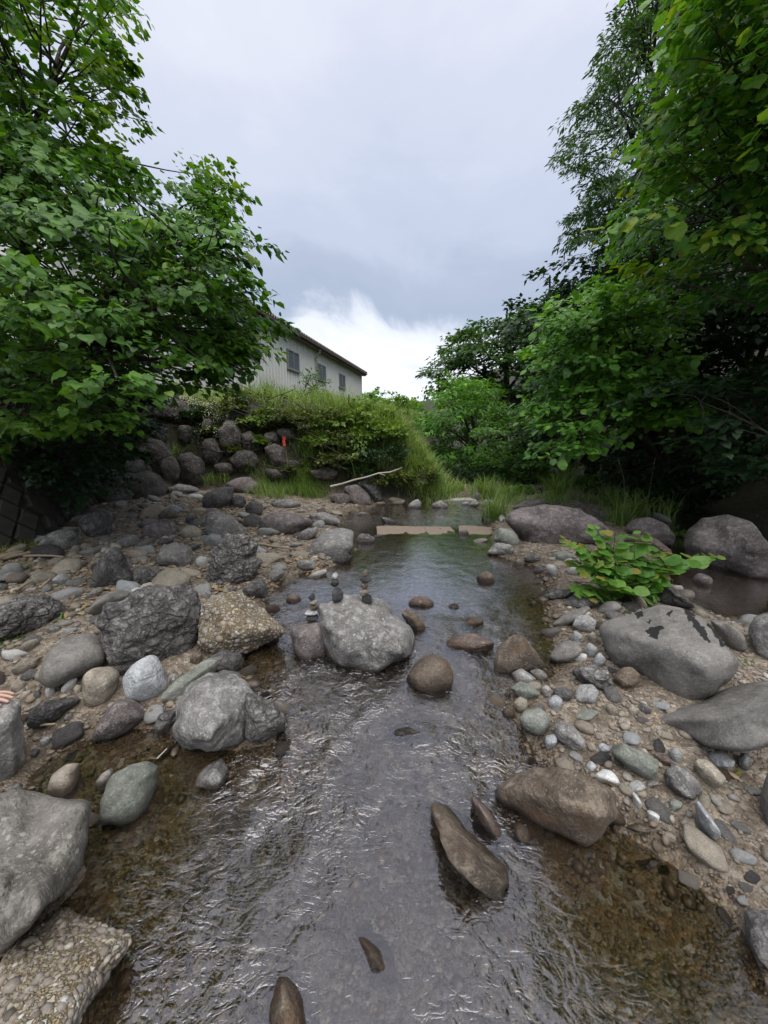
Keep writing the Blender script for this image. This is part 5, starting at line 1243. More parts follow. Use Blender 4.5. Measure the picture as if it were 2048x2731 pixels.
# left: broad-leaved tree on the bank above the retaining wall
cl = np.concatenate([
    crown_points('Z', [-260,280,140,300,330,350,390,380,430,360,455,430,505,515,485,560,470,610,520,660,505,710,525,720,515,770,470,830,410,850,330,860,260,890,220,930,120,930,0,960,-260,980], 3.4, 6.4, 300, rng),
    crown_points('Z', [-260,-200,180,-60,240,10,270,105,250,190,290,280,310,340,140,400,-260,420], 3.8, 6.2, 95, rng),
    crown_points('Z', [430,355,470,345,485,420,520,500,530,540,490,560,430,520], 4.6, 5.6, 10, rng),
    crown_points('Z', [420,610,505,640,548,675,552,700,525,740,505,770,470,800,420,810], 4.2, 5.2, 34, rng),
    crown_points('Z', [-150,400,200,420,300,600,250,900,100,950,-150,960], 2.5, 3.6, 30, rng)])
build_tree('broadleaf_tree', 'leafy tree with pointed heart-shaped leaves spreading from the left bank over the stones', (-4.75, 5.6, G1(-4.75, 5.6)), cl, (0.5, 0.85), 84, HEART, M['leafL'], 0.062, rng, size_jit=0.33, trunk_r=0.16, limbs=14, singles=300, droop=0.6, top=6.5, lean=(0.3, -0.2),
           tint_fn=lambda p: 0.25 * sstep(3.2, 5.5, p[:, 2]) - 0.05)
# right: tall fine-leaved tree behind
cl = crown_points('Z', [1340,-130,1350,30,1310,100,1290,140,1260,230,1235,320,1250,350,1265,400,1245,460,1250,530,1290,590,1400,640,1700,560,1750,-130], 9.0, 13.0, 330, rng)
build_tree('fine_leaved_tree', 'tall tree with small feathery leaves rising above the right bank', (7.2, 11.0, G1(7.2, 11)), cl, (0.7, 1.3), 170, NARROW, M['leafF'], 0.11, rng, trunk_r=0.24, limbs=16, droop=0.7, top=12.5, lean=(-.5, 0), spread=0.5)
# right: yellow-green broad leaves hanging in from the right
cl = np.concatenate([crown_points('Z', [1510,-160,1490,20,1490,130,1450,190,1430,260,1390,340,1375,420,1380,490,1370,560,1450,640,1600,650,1900,620,1950,-160], 3.6, 6.2, 230, rng),
                     crown_points('Z', [1560,-160,1500,60,1560,200,1660,280,1950,300,1950,-160], 3.0, 3.8, 34, rng)])
_o = np.stack([rng.uniform(1.5, 6.5, 900), rng.uniform(1.3, 5.2, 900), rng.uniform(3.6, 6.0, 900)], -1)
_uv, _zz = project(_o); _o = _o[(_zz > .2) & (_uv[:, 1] < -170) & (_o[:, 0] > 1.4 + .3 * _o[:, 1])][:45]      # the part of the crown that overhangs above the picture
cl = np.concatenate([cl, _o])
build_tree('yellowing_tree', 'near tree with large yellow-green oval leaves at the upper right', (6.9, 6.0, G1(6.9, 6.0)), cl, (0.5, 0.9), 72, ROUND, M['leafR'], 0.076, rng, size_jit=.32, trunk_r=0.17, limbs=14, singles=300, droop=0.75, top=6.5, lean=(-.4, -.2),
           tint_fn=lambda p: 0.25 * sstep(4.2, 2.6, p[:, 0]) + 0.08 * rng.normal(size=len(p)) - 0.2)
# right: green rounded tree hanging low over the right shore
cl = crown_points('Z', [1300,590,1420,620,1500,700,1480,780,1500,880,1420,930,1330,950,1240,980,1180,960,1150,880,1190,830,1165,760,1210,690,1240,640], 5.6, 8.6, 190, rng)
build_tree('alder_tree', 'green tree with glossy rounded leaves drooping low over the right shore', (6.6, 8.8, G1(6.6, 8.8)), cl, (0.6, 1.05), 48, ROUND, M['leafM'], 0.105, rng, trunk_r=0.17, limbs=12, singles=300, droop=0.5, top=3.9, lean=(-.6, -.2))
# right: dark low branches in the shade by the right edge
cl = crown_points('Z', [1400,820,1560,800,1900,700,1900,980,1700,990,1600,1020,1520,980,1430,930], 4.4, 6.8, 90, rng)
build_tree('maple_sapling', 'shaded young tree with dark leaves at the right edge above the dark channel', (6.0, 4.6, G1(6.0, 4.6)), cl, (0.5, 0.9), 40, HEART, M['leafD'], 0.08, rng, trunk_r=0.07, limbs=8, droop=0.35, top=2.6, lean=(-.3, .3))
# trees closing the right bank behind
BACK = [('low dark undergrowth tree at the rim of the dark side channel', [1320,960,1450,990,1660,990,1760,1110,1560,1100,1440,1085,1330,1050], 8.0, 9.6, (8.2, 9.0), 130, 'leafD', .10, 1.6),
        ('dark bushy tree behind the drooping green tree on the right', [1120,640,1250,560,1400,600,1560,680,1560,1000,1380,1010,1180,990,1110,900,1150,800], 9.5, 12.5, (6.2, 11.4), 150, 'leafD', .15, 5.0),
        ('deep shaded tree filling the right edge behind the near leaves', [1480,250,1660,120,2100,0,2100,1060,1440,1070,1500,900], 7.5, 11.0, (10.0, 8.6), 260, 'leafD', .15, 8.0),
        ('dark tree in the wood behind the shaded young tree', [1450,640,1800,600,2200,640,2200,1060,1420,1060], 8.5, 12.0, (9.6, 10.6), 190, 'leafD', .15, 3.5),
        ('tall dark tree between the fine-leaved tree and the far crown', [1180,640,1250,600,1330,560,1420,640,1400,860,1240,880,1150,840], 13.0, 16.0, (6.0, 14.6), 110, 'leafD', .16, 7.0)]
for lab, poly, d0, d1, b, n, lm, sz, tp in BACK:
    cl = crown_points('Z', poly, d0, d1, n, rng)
    if b[0] > 9: cl = np.concatenate([cl, np.array([b[0] - 2.5, b[1] - 2.0, 5.0]) + rng.uniform(-1, 1, (80, 3)) * np.array([2.4, 3.2, 1.3])])  # extra overhead leaf clusters, added to shade the right bank
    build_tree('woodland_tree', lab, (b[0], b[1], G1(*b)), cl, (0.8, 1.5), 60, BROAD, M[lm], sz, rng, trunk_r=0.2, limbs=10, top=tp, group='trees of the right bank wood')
cl = crown_points('Z', [935,840,945,790,970,760,1000,715,1060,690,1100,680,1140,650,1200,625,1240,650,1220,860,1080,900,1000,890], 19, 24, 170, rng)
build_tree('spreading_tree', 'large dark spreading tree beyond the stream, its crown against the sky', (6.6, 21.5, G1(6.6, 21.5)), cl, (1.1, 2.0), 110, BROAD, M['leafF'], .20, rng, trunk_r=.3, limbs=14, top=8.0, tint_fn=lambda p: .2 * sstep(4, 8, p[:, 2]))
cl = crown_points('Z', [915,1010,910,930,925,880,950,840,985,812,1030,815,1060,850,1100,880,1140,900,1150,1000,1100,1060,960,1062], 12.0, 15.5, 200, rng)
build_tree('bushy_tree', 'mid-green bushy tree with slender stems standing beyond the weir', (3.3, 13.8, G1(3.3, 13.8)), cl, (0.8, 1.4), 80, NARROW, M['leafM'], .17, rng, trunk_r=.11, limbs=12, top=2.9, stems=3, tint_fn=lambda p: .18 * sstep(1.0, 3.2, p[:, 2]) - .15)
cl = crown_points('Z', [1040,930,1120,880,1200,900,1240,980,1180,1030,1060,1030], 9.6, 11.2, 70, rng)
build_tree('leafy_bush', 'pale green leafy bush at the foot of the drooping tree', (4.0, 10.4, G1(4.0, 10.4)), cl, (0.5, 0.9), 60, BROAD, M['leafB'], .11, rng, trunk_r=.05, limbs=8, top=1.4, cat='bush', stems=3)
cl = crown_points('Z', [800,1060,860,1020,930,1010,985,1040,1000,1064,860,1072], 10.2, 12.0, 60, rng)
build_tree('leafy_bush', 'brownish-green bush growing behind the weir at its left end', (1.5, 11.2, G1(1.5, 11.2)), cl, (0.4, 0.8), 60, NARROW, M['leafS'], .12, rng, trunk_r=.04, limbs=8, top=.7, cat='bush', stems=3)
cl = crown_points('Z', [970,1062,985,1010,1060,1000,1100,1062], 10.4, 11.6, 40, rng)
build_tree('leafy_bush', 'dark bush in the shade behind the right end of the weir', (2.6, 11.2, G1(2.6, 11.2)), cl, (0.4, 0.8), 60, NARROW, M['leafD'], .13, rng, trunk_r=.04, limbs=8, top=.9, cat='bush', stems=3)
cl = crown_points('Z', [820,880,850,872,880,868,905,880,915,930,880,950,850,910], 24, 30, 60, rng)
build_tree('leafy_bush', 'bright green bush on the skyline where the bank runs out', (1.5, 27, G1(1.5, 27)), cl, (0.8, 1.6), 60, BROAD, M['leafY'], .24, rng, trunk_r=.08, limbs=8, top=2.8, cat='bush')
# far trees on the skyline
for k, (x, h) in enumerate([(800, 857), (845, 868), (868, 864), (890, 870)]):
    b = at_y(px('Z', (x, 900)), 60.0 + 8 * k); b[2] = G1(b[0], b[1])
    c0 = at_y(px('Z', (x, h + 8)), 60.0 + 8 * k)
    cl = c0 + rng.normal(size=(26, 3)) * np.array([1.3, 1.3, .8])
    build_tree('distant_tree', ['small bare-topped tree beside the far end of the building', 'distant low tree on the skyline, second from the building', 'rounded distant tree above the bank grass', 'distant tree against the far ridge'][k], b, cl, (1.2, 2.2), 40, BROAD, M['leafM'], .42, rng, trunk_r=.2, limbs=5, group='distant trees on the skyline')

# left: ivy and shade plants over the retaining wall
cl = crown_points('Z', [-250,900,120,930,250,900,330,890,300,960,230,1040,190,1080,100,1060,0,1050,-250,1080], 4.5, 6.0, 120, rng)
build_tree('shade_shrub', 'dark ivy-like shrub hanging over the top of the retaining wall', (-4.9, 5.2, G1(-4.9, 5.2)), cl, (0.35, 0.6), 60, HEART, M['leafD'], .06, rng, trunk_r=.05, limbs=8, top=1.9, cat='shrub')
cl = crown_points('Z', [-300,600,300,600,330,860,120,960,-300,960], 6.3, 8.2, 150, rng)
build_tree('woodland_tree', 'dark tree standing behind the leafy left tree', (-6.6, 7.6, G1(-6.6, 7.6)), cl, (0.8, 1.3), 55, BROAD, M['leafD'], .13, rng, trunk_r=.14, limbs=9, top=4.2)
# ------------------------------------------------------------------ the long shed on the bank
vp = ray(px('Z', (1014, 940)))[None][0] if False else ray(px('Z', np.array([1014.0, 940.0])))
wd = np.array([vp[0], vp[1], 0]); wd /= np.linalg.norm(wd)            # along the wall, away from the viewer
wn_ = np.array([wd[1], -wd[0], 0])                                    # out of the wall, towards the stream
far_top = at_y(px('Z', np.array([780.0, 806.0])), 34.0)
def wall_hit(view, p):
    r = ray(px(view, np.array(p, float))); t = ((far_top - CAM) @ wn_) / (r @ wn_); q = CAM + r * t
    return -((q - far_top) @ wd), q[2]                                # metres from the far corner, height
LEN, ZT, ZB = 25.2, far_top[2], far_top[2] - 5.6
root = empty('shed_building', (far_top[0], far_top[1], ZB), 'long grey-beige steel shed with ribbed walls and brown eaves on top of the bank', 'building')
R3 = np.stack([-wd, wn_, UPV], 1)                                     # local: x towards the viewer along the wall, y out, z up
Mrot = Matrix([list(R3[0]), list(R3[1]), list(R3[2])]).to_4x4()
def bpart(name, mb_or_me, mat=None, loc=(0, 0, 0), parent=None, smooth=False):
    me_ = mb_or_me.mesh(name, mat, smooth) if isinstance(mb_or_me, MB) else mb_or_me
    o = link(name, me_, parent or root)
    if parent is None: o.matrix_local = Matrix.Translation(Vector(R3 @ np.array(loc, float))) @ Mrot
    else: o.location = loc
    return o
PW, H_ = 0.9, ZT - ZB
mb = MB()
prof = []
for k in range(3):
    x0 = k * PW / 3
    prof += [(x0, 0), (x0 + .20, 0), (x0 + .225, .04), (x0 + .275, .04), (x0 + .30, 0)]
pv = np.array(prof); n_ = len(pv)
Vp = np.concatenate([np.c_[pv, np.zeros(n_)], np.c_[pv, np.full(n_, H_)]])
mb.add(Vp, [(i, i + 1, n_ + i + 1, n_ + i) for i in range(n_ - 1)])
pan = mb.mesh('wall_panel', M['siding'], False)
for i in range(int(LEN / PW)): bpart('wall_panel', pan, loc=(i * PW, 0, 0))
mb = MB(); mb.box((0.001, -12, 0), (LEN, -0.06, H_ - .05)); bpart('shed_core', mb, M['siding'])
mb = MB(); mb.box((-.06, -.02, 0), (.0, .05, H_)); bpart('corner_trim', mb, M['siding'])
mb = MB(); mb.box((-.35, .05, H_ - .22), (LEN, .34, H_ - .02)); bpart('eaves_fascia', mb, M['brownmetal'])
mb = MB(); mb.tube([(-.35, .42, H_ - .10), (LEN, .42, H_ - .08)], .055, 8); bpart('gutter', mb, M['brownmetal'])
mb = MB(); pr = []
for k in range(4):
    x0 = k * .225; pr += [(x0, 0), (x0 + .07, .0), (x0 + .10, .11), (x0 + .18, .11), (x0 + .2249, 0)]
pr = np.array(pr); n_ = len(pr); sl = 0.16
for (zo) in (0.0,):
    V0 = np.c_[pr[:, 0], np.full(n_, .48), pr[:, 1]]; V1 = np.c_[pr[:, 0], np.full(n_, -6.2), pr[:, 1] + 6.68 * sl]
    V2 = V0 - [0, 0, .03]; V3 = V1 - [0, 0, .03]
    mb.add(np.concatenate([V0, V1, V2, V3]), [(i, i + 1, n_ + i + 1, n_ + i) for i in range(n_ - 1)] + [(i, 2 * n_ + i, 2 * n_ + i + 1, i + 1) for i in range(n_ - 1)] + [(2 * n_ + i, 3 * n_ + i, 3 * n_ + i + 1, 2 * n_ + i + 1) for i in range(n_ - 1)])
sheet = mb.mesh('roof_sheet', M['roof'], False)
for i in range(int((LEN + .35) / .9)): bpart('roof_sheet', sheet, loc=(-.35 + i * .9, 0, H_ - .0))
wins = []
for a, b in (((872, 262), (980, 440)), ((1140, 385), (1217, 545)), ((1332, 472), (1390, 615))):
    t0, z0 = wall_hit('L', a); t1, z1 = wall_hit('L', b); tm = (t0 + t1) / 2
    wins.append(tm)
tA, zA = wall_hit('L', (872, 262)); _, zB_ = wall_hit('L', (875, 434))
wins.append(wins[0] + (wins[0] - wins[1]) * 1.05)
wv = 1.35; hz = zA - zB_
for tm in wins:
    x0, x1, z0, z1 = tm - wv / 2, tm + wv / 2, zB_ - ZB, zA - ZB
    mb = MB(); f = .06
    mb.box((x0, .0, z0), (x0 + f, .09, z1)); mb.box((x1 - f, .0, z0), (x1, .09, z1)); mb.box((x0 + f, .0, z1 - f), (x1 - f, .09, z1)); mb.box((x0 + f, .0, z0), (x1 - f, .09, z0 + f)); mb.box((tm - .03, .055, z0 + f), (tm + .03, .088, z1 - f))
    w = bpart('window', mb, M['alu'])
    for a, b in ((x0 + f, tm - .03), (tm + .03, x1 - f)):
        g = MB(); g.box((a, .045, z0 + f), (b, .052, z1 - f)); bpart('pane', g, M['glass'], parent=w)
    s = MB(); s.box((x0 - .05, .0, z0 - .06), (x1 + .05, .13, z0 - .002)); bpart('sill', s, M['alu'], parent=w)
td, zd = wall_hit('L', (1122, 275)); _, zj = wall_hit('L', (1125, 360))
mb = MB(); mb.tube([(td, .36, H_ - .18), (td, .36, H_ - .35), (td, .12, H_ - .5), (td, .12, 0.2)], .05, 8)
mb.tube([(td, .12, zj - ZB - .05), (td, .12, zj - ZB + .1)], .07, 8); bpart('downpipe', mb, M['pipe'], smooth=True)

# ------------------------------------------------------------------ weir and sandy sill
def sill(name, pts_left, pts_right, z, depth, mat, label, cat):
    a = at_z(px('Z', np.array(pts_left, float)), z); b = at_z(px('Z', np.array(pts_right, float)), z)
    e = (b - a) / np.linalg.norm(b - a); n = np.array([-e[1], e[0], 0]); Ln = np.linalg.norm(b - a)
    m = max(8, int(Ln / .06)); r = np.random.default_rng(3)
    xs = np.linspace(0, Ln, m); V = []
    for x in xs:
        q = a + e * x; w0 = .03 * math.sin(x * 5) + r.normal() * .008; w1 = .04 * math.sin(x * 3.3 + 1) + r.normal() * .012; h0 = .003 * math.sin(x * 9) + .004 * math.sin(x * 4.3 + 1) + r.normal() * .002
        V += [q + n * w0 - UPV * .3, q + n * (w0 + .0) + UPV * (h0 - .012), q + n * (w0 + .02) + UPV * h0, q + n * (depth + w1) + UPV * (h0 + .004), q + n * (depth + w1 + .02) - UPV * .3]
    fs = [(i * 5 + j, (i + 1) * 5 + j, (i + 1) * 5 + j + 1, i * 5 + j + 1) for i in range(m - 1) for j in range(4)] + [(0, 1, 2, 3, 4), tuple((m - 1) * 5 + j for j in (4, 3, 2, 1, 0))]
    mb = MB(); mb.add(np.array(V) - a, fs)
    return tag(link(name, mb.mesh(name, M[mat], False), loc=a), label, cat)
sill('weir', (855, 1078), (1030, 1081), 0.05, 0.3, 'concrete', 'pale concrete lip of the weir closing the far end of the pool', 'weir')
sill('concrete_sill', (815, 1155), (986, 1153), 0.002, 0.5, 'sandsill', 'sandy concrete sill just awash across the middle of the stream', 'sill')
sill('concrete_sill', (992, 1153), (1085, 1157), 0.004, 0.5, 'sandsill', 'short right piece of the sandy sill beside the olive-tan boulder', 'sill')

# ------------------------------------------------------------------ retaining wall of diagonal blocks
A0, A1 = np.array([-4.17, 2.6]), np.array([-4.08, 4.36]); B1 = np.array([-5.22, 6.66])
root_w = empty('retaining_wall', (A1[0], A1[1], G1(A1[0] + .1, A1[1])), 'dark retaining wall of diagonal concrete blocks under the left tree', 'wall')
blk = MB(); b_ = .125
V = []
for z_, s_ in ((0, 1.0), (.05, 1.0), (.075, .82)):
    V += [(-b_ * s_, z_, 0), (0, z_, -b_ * 1.15 * s_), (b_ * s_, z_, 0), (0, z_, b_ * 1.15 * s_)]
blk.add(np.array(V), [(i + 4 * k, (i + 1) % 4 + 4 * k, (i + 1) % 4 + 4 * k + 4, i + 4 * k + 4) for k in range(2) for i in range(4)] + [(8, 9, 10, 11)])
blk_me = blk.mesh('block', M['block'], False)
org = np.array(root_w.location)
for (p, q) in ((A0, A1), (A1, B1)):
    e = np.append((q - p) / np.linalg.norm(q - p), 0); n = np.array([e[1], -e[0], 0]); Ln = np.linalg.norm(q - p)
    z0 = G1(*(p + n[:2] * .12)) - .05; z1 = G1(*(q + n[:2] * .12)) - .05
    slope = np.array([-n[0] * .78, -n[1] * .78, 1.5]); slope /= np.linalg.norm(slope); fn = np.cross(e, slope); fn = fn if fn @ n > 0 else -fn
    P0 = np.array([*p, z0]) + n * .10; Q0 = np.array([*q, z1]) + n * .10
    mb = MB(); mb.add(np.array([P0, Q0, Q0 + slope * 1.6, P0 + slope * 1.6, P0 - n * .3, Q0 - n * .3, Q0 + slope * 1.6 - n * .3, P0 + slope * 1.6 - n * .3]) - org, [(0, 1, 2, 3), (3, 2, 6, 7), (0, 3, 7, 4), (1, 5, 6, 2)])
    link('wall_face', mb.mesh('wall_face', M['block'], False), root_w)
    row = 0; h = .12
    while h < 1.5:
        s = .14 + (.135 if row % 2 else 0)
        while s < Ln - .1:
            f = s / Ln; c = P0 * (1 - f) + Q0 * f + slope * h + fn * .002 - org
            o = link('block', blk_me, root_w); rr = random.Random(row * 100 + int(s * 100))
            Mx = Matrix([[e[a], fn[a], slope[a], c[a] + fn[a] * rr.uniform(-.012, .008)] for a in range(3)] + [[0, 0, 0, 1]])
            o.matrix_local = Mx @ Matrix.Rotation(rr.gauss(0, .03), 4, 'Y')
            s += .272
        h += .155; row += 1

# ------------------------------------------------------------------ grasses
def blades(P, H, rng, w=0.012, bend=0.6, seg=5, az=None):
    n = len(P); a = rng.uniform(0, 2 * math.pi, n) if az is None else az
    b = np.clip(rng.normal(bend, .25, n), .05, 1.3)
    hd = np.stack([np.cos(a), np.sin(a), 0 * a], -1); sd = np.stack([-np.sin(a), np.cos(a), 0 * a], -1)
    V = []
    for k in range(seg + 1):
        s = k / seg
        c = P + UPV * (H * (s - .42 * b * s ** 2.4))[:, None] + hd * (H * (b * .75 * s ** 1.8 + .06 * s))[:, None]
        ww = w * (1 - s ** 1.6) * (.6 + .4 * min(1, s * 5)) if np.ndim(w) == 0 else w * (1 - s ** 1.6)
        ww = np.broadcast_to(ww, (n,))
        V += [c - sd * ww[:, None] * .5, c + sd * ww[:, None] * .5]
    V = np.stack(V, 1); m = 2 * (seg + 1)
    f = np.array([(2 * k, 2 * k + 1, 2 * k + 3, 2 * k + 2) for k in range(seg)])
    return V.reshape(-1, 3), (f[None] + (np.arange(n) * m)[:, None, None]).reshape(-1, 4), m
def grass_field(name, label, P2, H, mat, rng, w=.012, bend=.55, tb=0.0, az=None):
    P = np.stack([P2[:, 0], P2[:, 1], ground(P2[:, 0], P2[:, 1]) - .02], -1)
    V, f, m = blades(P, H, rng, w, bend, 4, az)
    ti = np.clip(rng.normal(.45 + tb, .2, len(P)), 0, 1)
    me_ = mesh_np(name, V, f, M[mat], False, {'tint': np.repeat(ti, m)})
    return tag(link(name, me_), label, None, None, 'stuff')
rng = np.random.default_rng(41)
P = np.stack([rng.uniform(-9, 4.5, 90000), np.exp(rng.uniform(math.log(7.2), math.log(48), 90000))], -1)
P[:, 0] *= np.clip(P[:, 1] / 14, .8, 1.3)
b = -poly_sd(P, BANK); vis, _ = in_frame(np.c_[P, ground(P[:, 0], P[:, 1])])
patch = fbm(np.c_[P * .55, 0 * P[:, 0]], 3)
bright = sstep(-4.2, -1.2, P[:, 0]) * 0 + sstep(1.2, 2.4, b)
ok = (b > .35) & vis & (rng.uniform(size=len(P)) < np.clip(.12 + .75 * bright + .8 * patch, .05, 1))
P, b = P[ok], b[ok]
top = b > 1.6
Pa = P[top][:15000]; Ha = rng.uniform(.3, .7, len(Pa)) * np.clip(.7 + Pa[:, 1] / 60, .7, 1.2)
grass_field('grass', 'tall bright green grass covering the top of the left bank', Pa, Ha, 'grass', rng, .016 + .0009 * Pa[:, 1], .5, .1)
Pb = P[~top][:9000]
grass_field('rough_grass', 'dull mixed grass and weeds on the face of the left bank', Pb, rng.uniform(.25, .65, len(Pb)), 'grassd', rng, .016, .8)
# bank foot and the slope that runs down to the weir
def region_pts(view, poly, n, rng):
    Pp = px(view, np.array(poly, float).reshape(-1, 2)); lo, hi = Pp.min(0), Pp.max(0); out = []
    while len(out) < n:
        q = rng.uniform(lo, hi); 
        if poly_sd(q[None], Pp)[0] < 0: out.append(hit(q)[:2])
    return np.array(out)
c_ = region_pts('E', [540,1000,620,880,760,860,900,900,1000,930,980,985,820,1000,640,1000], 60, rng)
Pc = (c_[:, None] + rng.normal(size=(60, 34, 2)) * .10).reshape(-1, 2)
grass_field('bank_foot_grass', 'bright grass growing in front of the boulder wall', Pc, rng.uniform(.18, .48, len(Pc)), 'grass', rng, .011, .7, .08)
c_ = region_pts('E', [560,520,700,500,900,520,1150,500,1350,560,1420,700,1300,860,1050,820,900,780,800,640,640,560], 55, rng)
Pc = (c_[:, None] + rng.normal(size=(55, 30, 2)) * .16).reshape(-1, 2)
grass_field('bank_face_grass', 'long drooping bright grass on the face of the left bank', Pc, rng.uniform(.3, .75, len(Pc)), 'grass', rng, .017, .85, -.12)
c_ = region_pts('N', [560,120,760,140,800,330,950,560,1150,740,1400,990,1100,1030,850,800,700,560,540,330], 95, rng)
Pc = (c_[:, None] + rng.normal(size=(95, 40, 2)) * .22).reshape(-1, 2)
grass_field('slope_grass', 'yellow-green grass on the end of the bank sloping down to the weir', Pc, rng.uniform(.2, .55, len(Pc)), 'grass', rng, .02, .75, .16)
c_ = region_pts('Z', [1040,1060,1130,1040,1260,1020,1380,1020,1420,1060,1300,1090,1180,1095,1060,1110], 40, rng)
Pc = (c_[:, None] + rng.normal(size=(40, 40, 2)) * .16).reshape(-1, 2)
grass_field('island_weeds', 'green grass and weeds between the rocks of the right shore', Pc, rng.uniform(.15, .42, len(Pc)), 'grass', rng, .016, .6)
c_ = region_pts('M', [0,170,130,170,220,150,230,200,100,240,0,250], 14, rng)
Pc = (c_[:, None] + rng.normal(size=(14, 40, 2)) * .09).reshape(-1, 2)
grass_field('low_grass', 'short grass at the foot of the retaining wall', Pc, rng.uniform(.05, .14, len(Pc)), 'grassd', rng, .008, .7)

def clump(view, p, label, n, h, spread, mat='grass', w=.012, bend=.75, name='grass_clump', at=None, tb=0.0):
    c = hit(px(view, np.array(p, float))) if at is None else np.array(at, float)
    r = np.random.default_rng(int(p[0] * 7 + p[1]))
    root_ = empty(name, (c[0], c[1], c[2] - .02), label, 'grass', 'grass clumps')
    P = np.c_[r.normal(size=n) * spread, r.normal(size=n) * spread, np.zeros(n)]
    h *= 1.35 if name == 'grass_clump' and view in 'BJ' else 1.0; V, f, m = blades(P, r.uniform(.55, 1.0, n) * h, r, w * (1.35 if view in 'BJ' else 1), bend, 6)
    tag(link('blades', mesh_np('blades', V, f, M[mat], False, {'tint': np.repeat(np.clip(r.normal(.45 + tb, .2, n), 0, 1), m)}), root_), None, None, None, 'stuff')
    return root_
CL = [('J', (250,270), 'arching grass clump above the grey boulder at the right end of the weir', 170, .62, .14), ('J', (330,430), 'grass clump hanging over the water beside the huge oval boulder', 150, .55, .10), ('J', (390,300), 'grass clump behind the left tip of the huge oval boulder', 120, .5, .13),
      ('J', (790,270), 'grass clump rising behind the middle of the huge oval boulder', 110, .7, .10), ('J', (860,180), 'tall arching grass clump at the back of the right shore', 90, .85, .08), ('J', (1250,470), 'long-bladed grass clump behind the knotweed bush', 120, .55, .09),
      ('J', (1370,400), 'dense grass clump between the mossy boulder and the pitted boulder', 150, .55, .13), ('J', (1180,330), 'grass clump right behind the right end of the huge oval boulder', 90, .55, .11), ('J', (1600,450), 'thin arching grass clump at the edge of the dark channel', 40, .55, .06),
      ('H', (1290,610), 'grass clump growing from the boulder wall left of the white flowers', 70, .55, .05), ('E', (900,760), 'hanging grass clump on the bank right of the red tape', 120, .75, .12), ('E', (870,980), 'upright green grass clump before the bank-foot stones', 70, .4, .05),
      ('E', (400,900), 'green grass clump at the foot of the boulder wall, behind the dark boulder group', 110, .38, .14), ('E', (520,840), 'grass clump before the lichen-flecked wall boulder', 80, .45, .10), ('E', (960,470), 'tall grass clump on the bank top under the third window', 170, .8, .35),
      ('E', (1050,470), 'bright grass clump at the bank edge below the end of the building', 170, .8, .35), ('E', (720,390), 'tall grass clump below the first window of the building', 120, .9, .3), ('E', (640,400), 'tall pale grass clump beside the drooping tree leaves, below the building', 110, 1.3, .25),
      ('E', (1160,870), 'bank-side grass clump above the leaning pole', 110, .7, .15), ('N', (800,880), 'yellowish grass clump beside the weir', 110, .6, .12), ('E', (350,470), 'dull grass clump over the brink among the white flowers', 60, .5, .12), ('H', (1560,790), 'bright grass clump at the right foot of the wall in sun', 110, .35, .1)]
for v, p, l, n, h, s in CL: clump(v, p, l, n, h, s)
for v, p, l in (('B', (320, 620), 'small green weed by the rough dark boulder'),):
    pass
for (v, p, l, h, s, n) in [('A', (315,620), 'tuft of small green weeds beside the rubbly outcrop', .07, .04, 60), ('A', (20,740), 'tuft of green weeds at the left edge below the outcrop', .08, .05, 60), ('M', (45,320), 'green weed tuft at the left edge beside the flat plank', .07, .07, 70),
                           ('B', (1000,585), 'mossy green tuft under the knotweed', .06, .05, 70), ('B', (1560,830), 'little green seedling between the stained boulder and the edge boulder', .05, .02, 14), ('H', (1380,1170), 'weed tuft before the rounded pale brown stone', .07, .04, 40), ('H', (1250,870), 'yellow-green weed tuft at the foot of the rounded black boulder', .14, .05, 40)]:
    clump(v, p, l, n, h, s, 'leafK', .02, .5, 'weed_tuft')
for p, l in (((1290,420), 'single dry grass stalk leaning over the right shore grass'), ((1440,380), 'tall brown grass stalk before the dark wood')):
    c = hit(px('J', np.array(p, float))); mb = MB(); x = .1 if p[0] < 1400 else -.03
    mb.tube([(0, 0, 0), (-x * .5, 0, .35), (-x, 0, .7), (-x * 1.9, .03, .98)], [.004, .0035, .003, .0015], 5); mb.tube([(-x * 1.9, .03, .96), (-x * 2.3, .03, 1.08)], [.007, .002], 5)
    tag(link('grass_stalk', mb.mesh('grass_stalk', M['wood']), loc=c - UPV * .03), l, 'grass stalk')

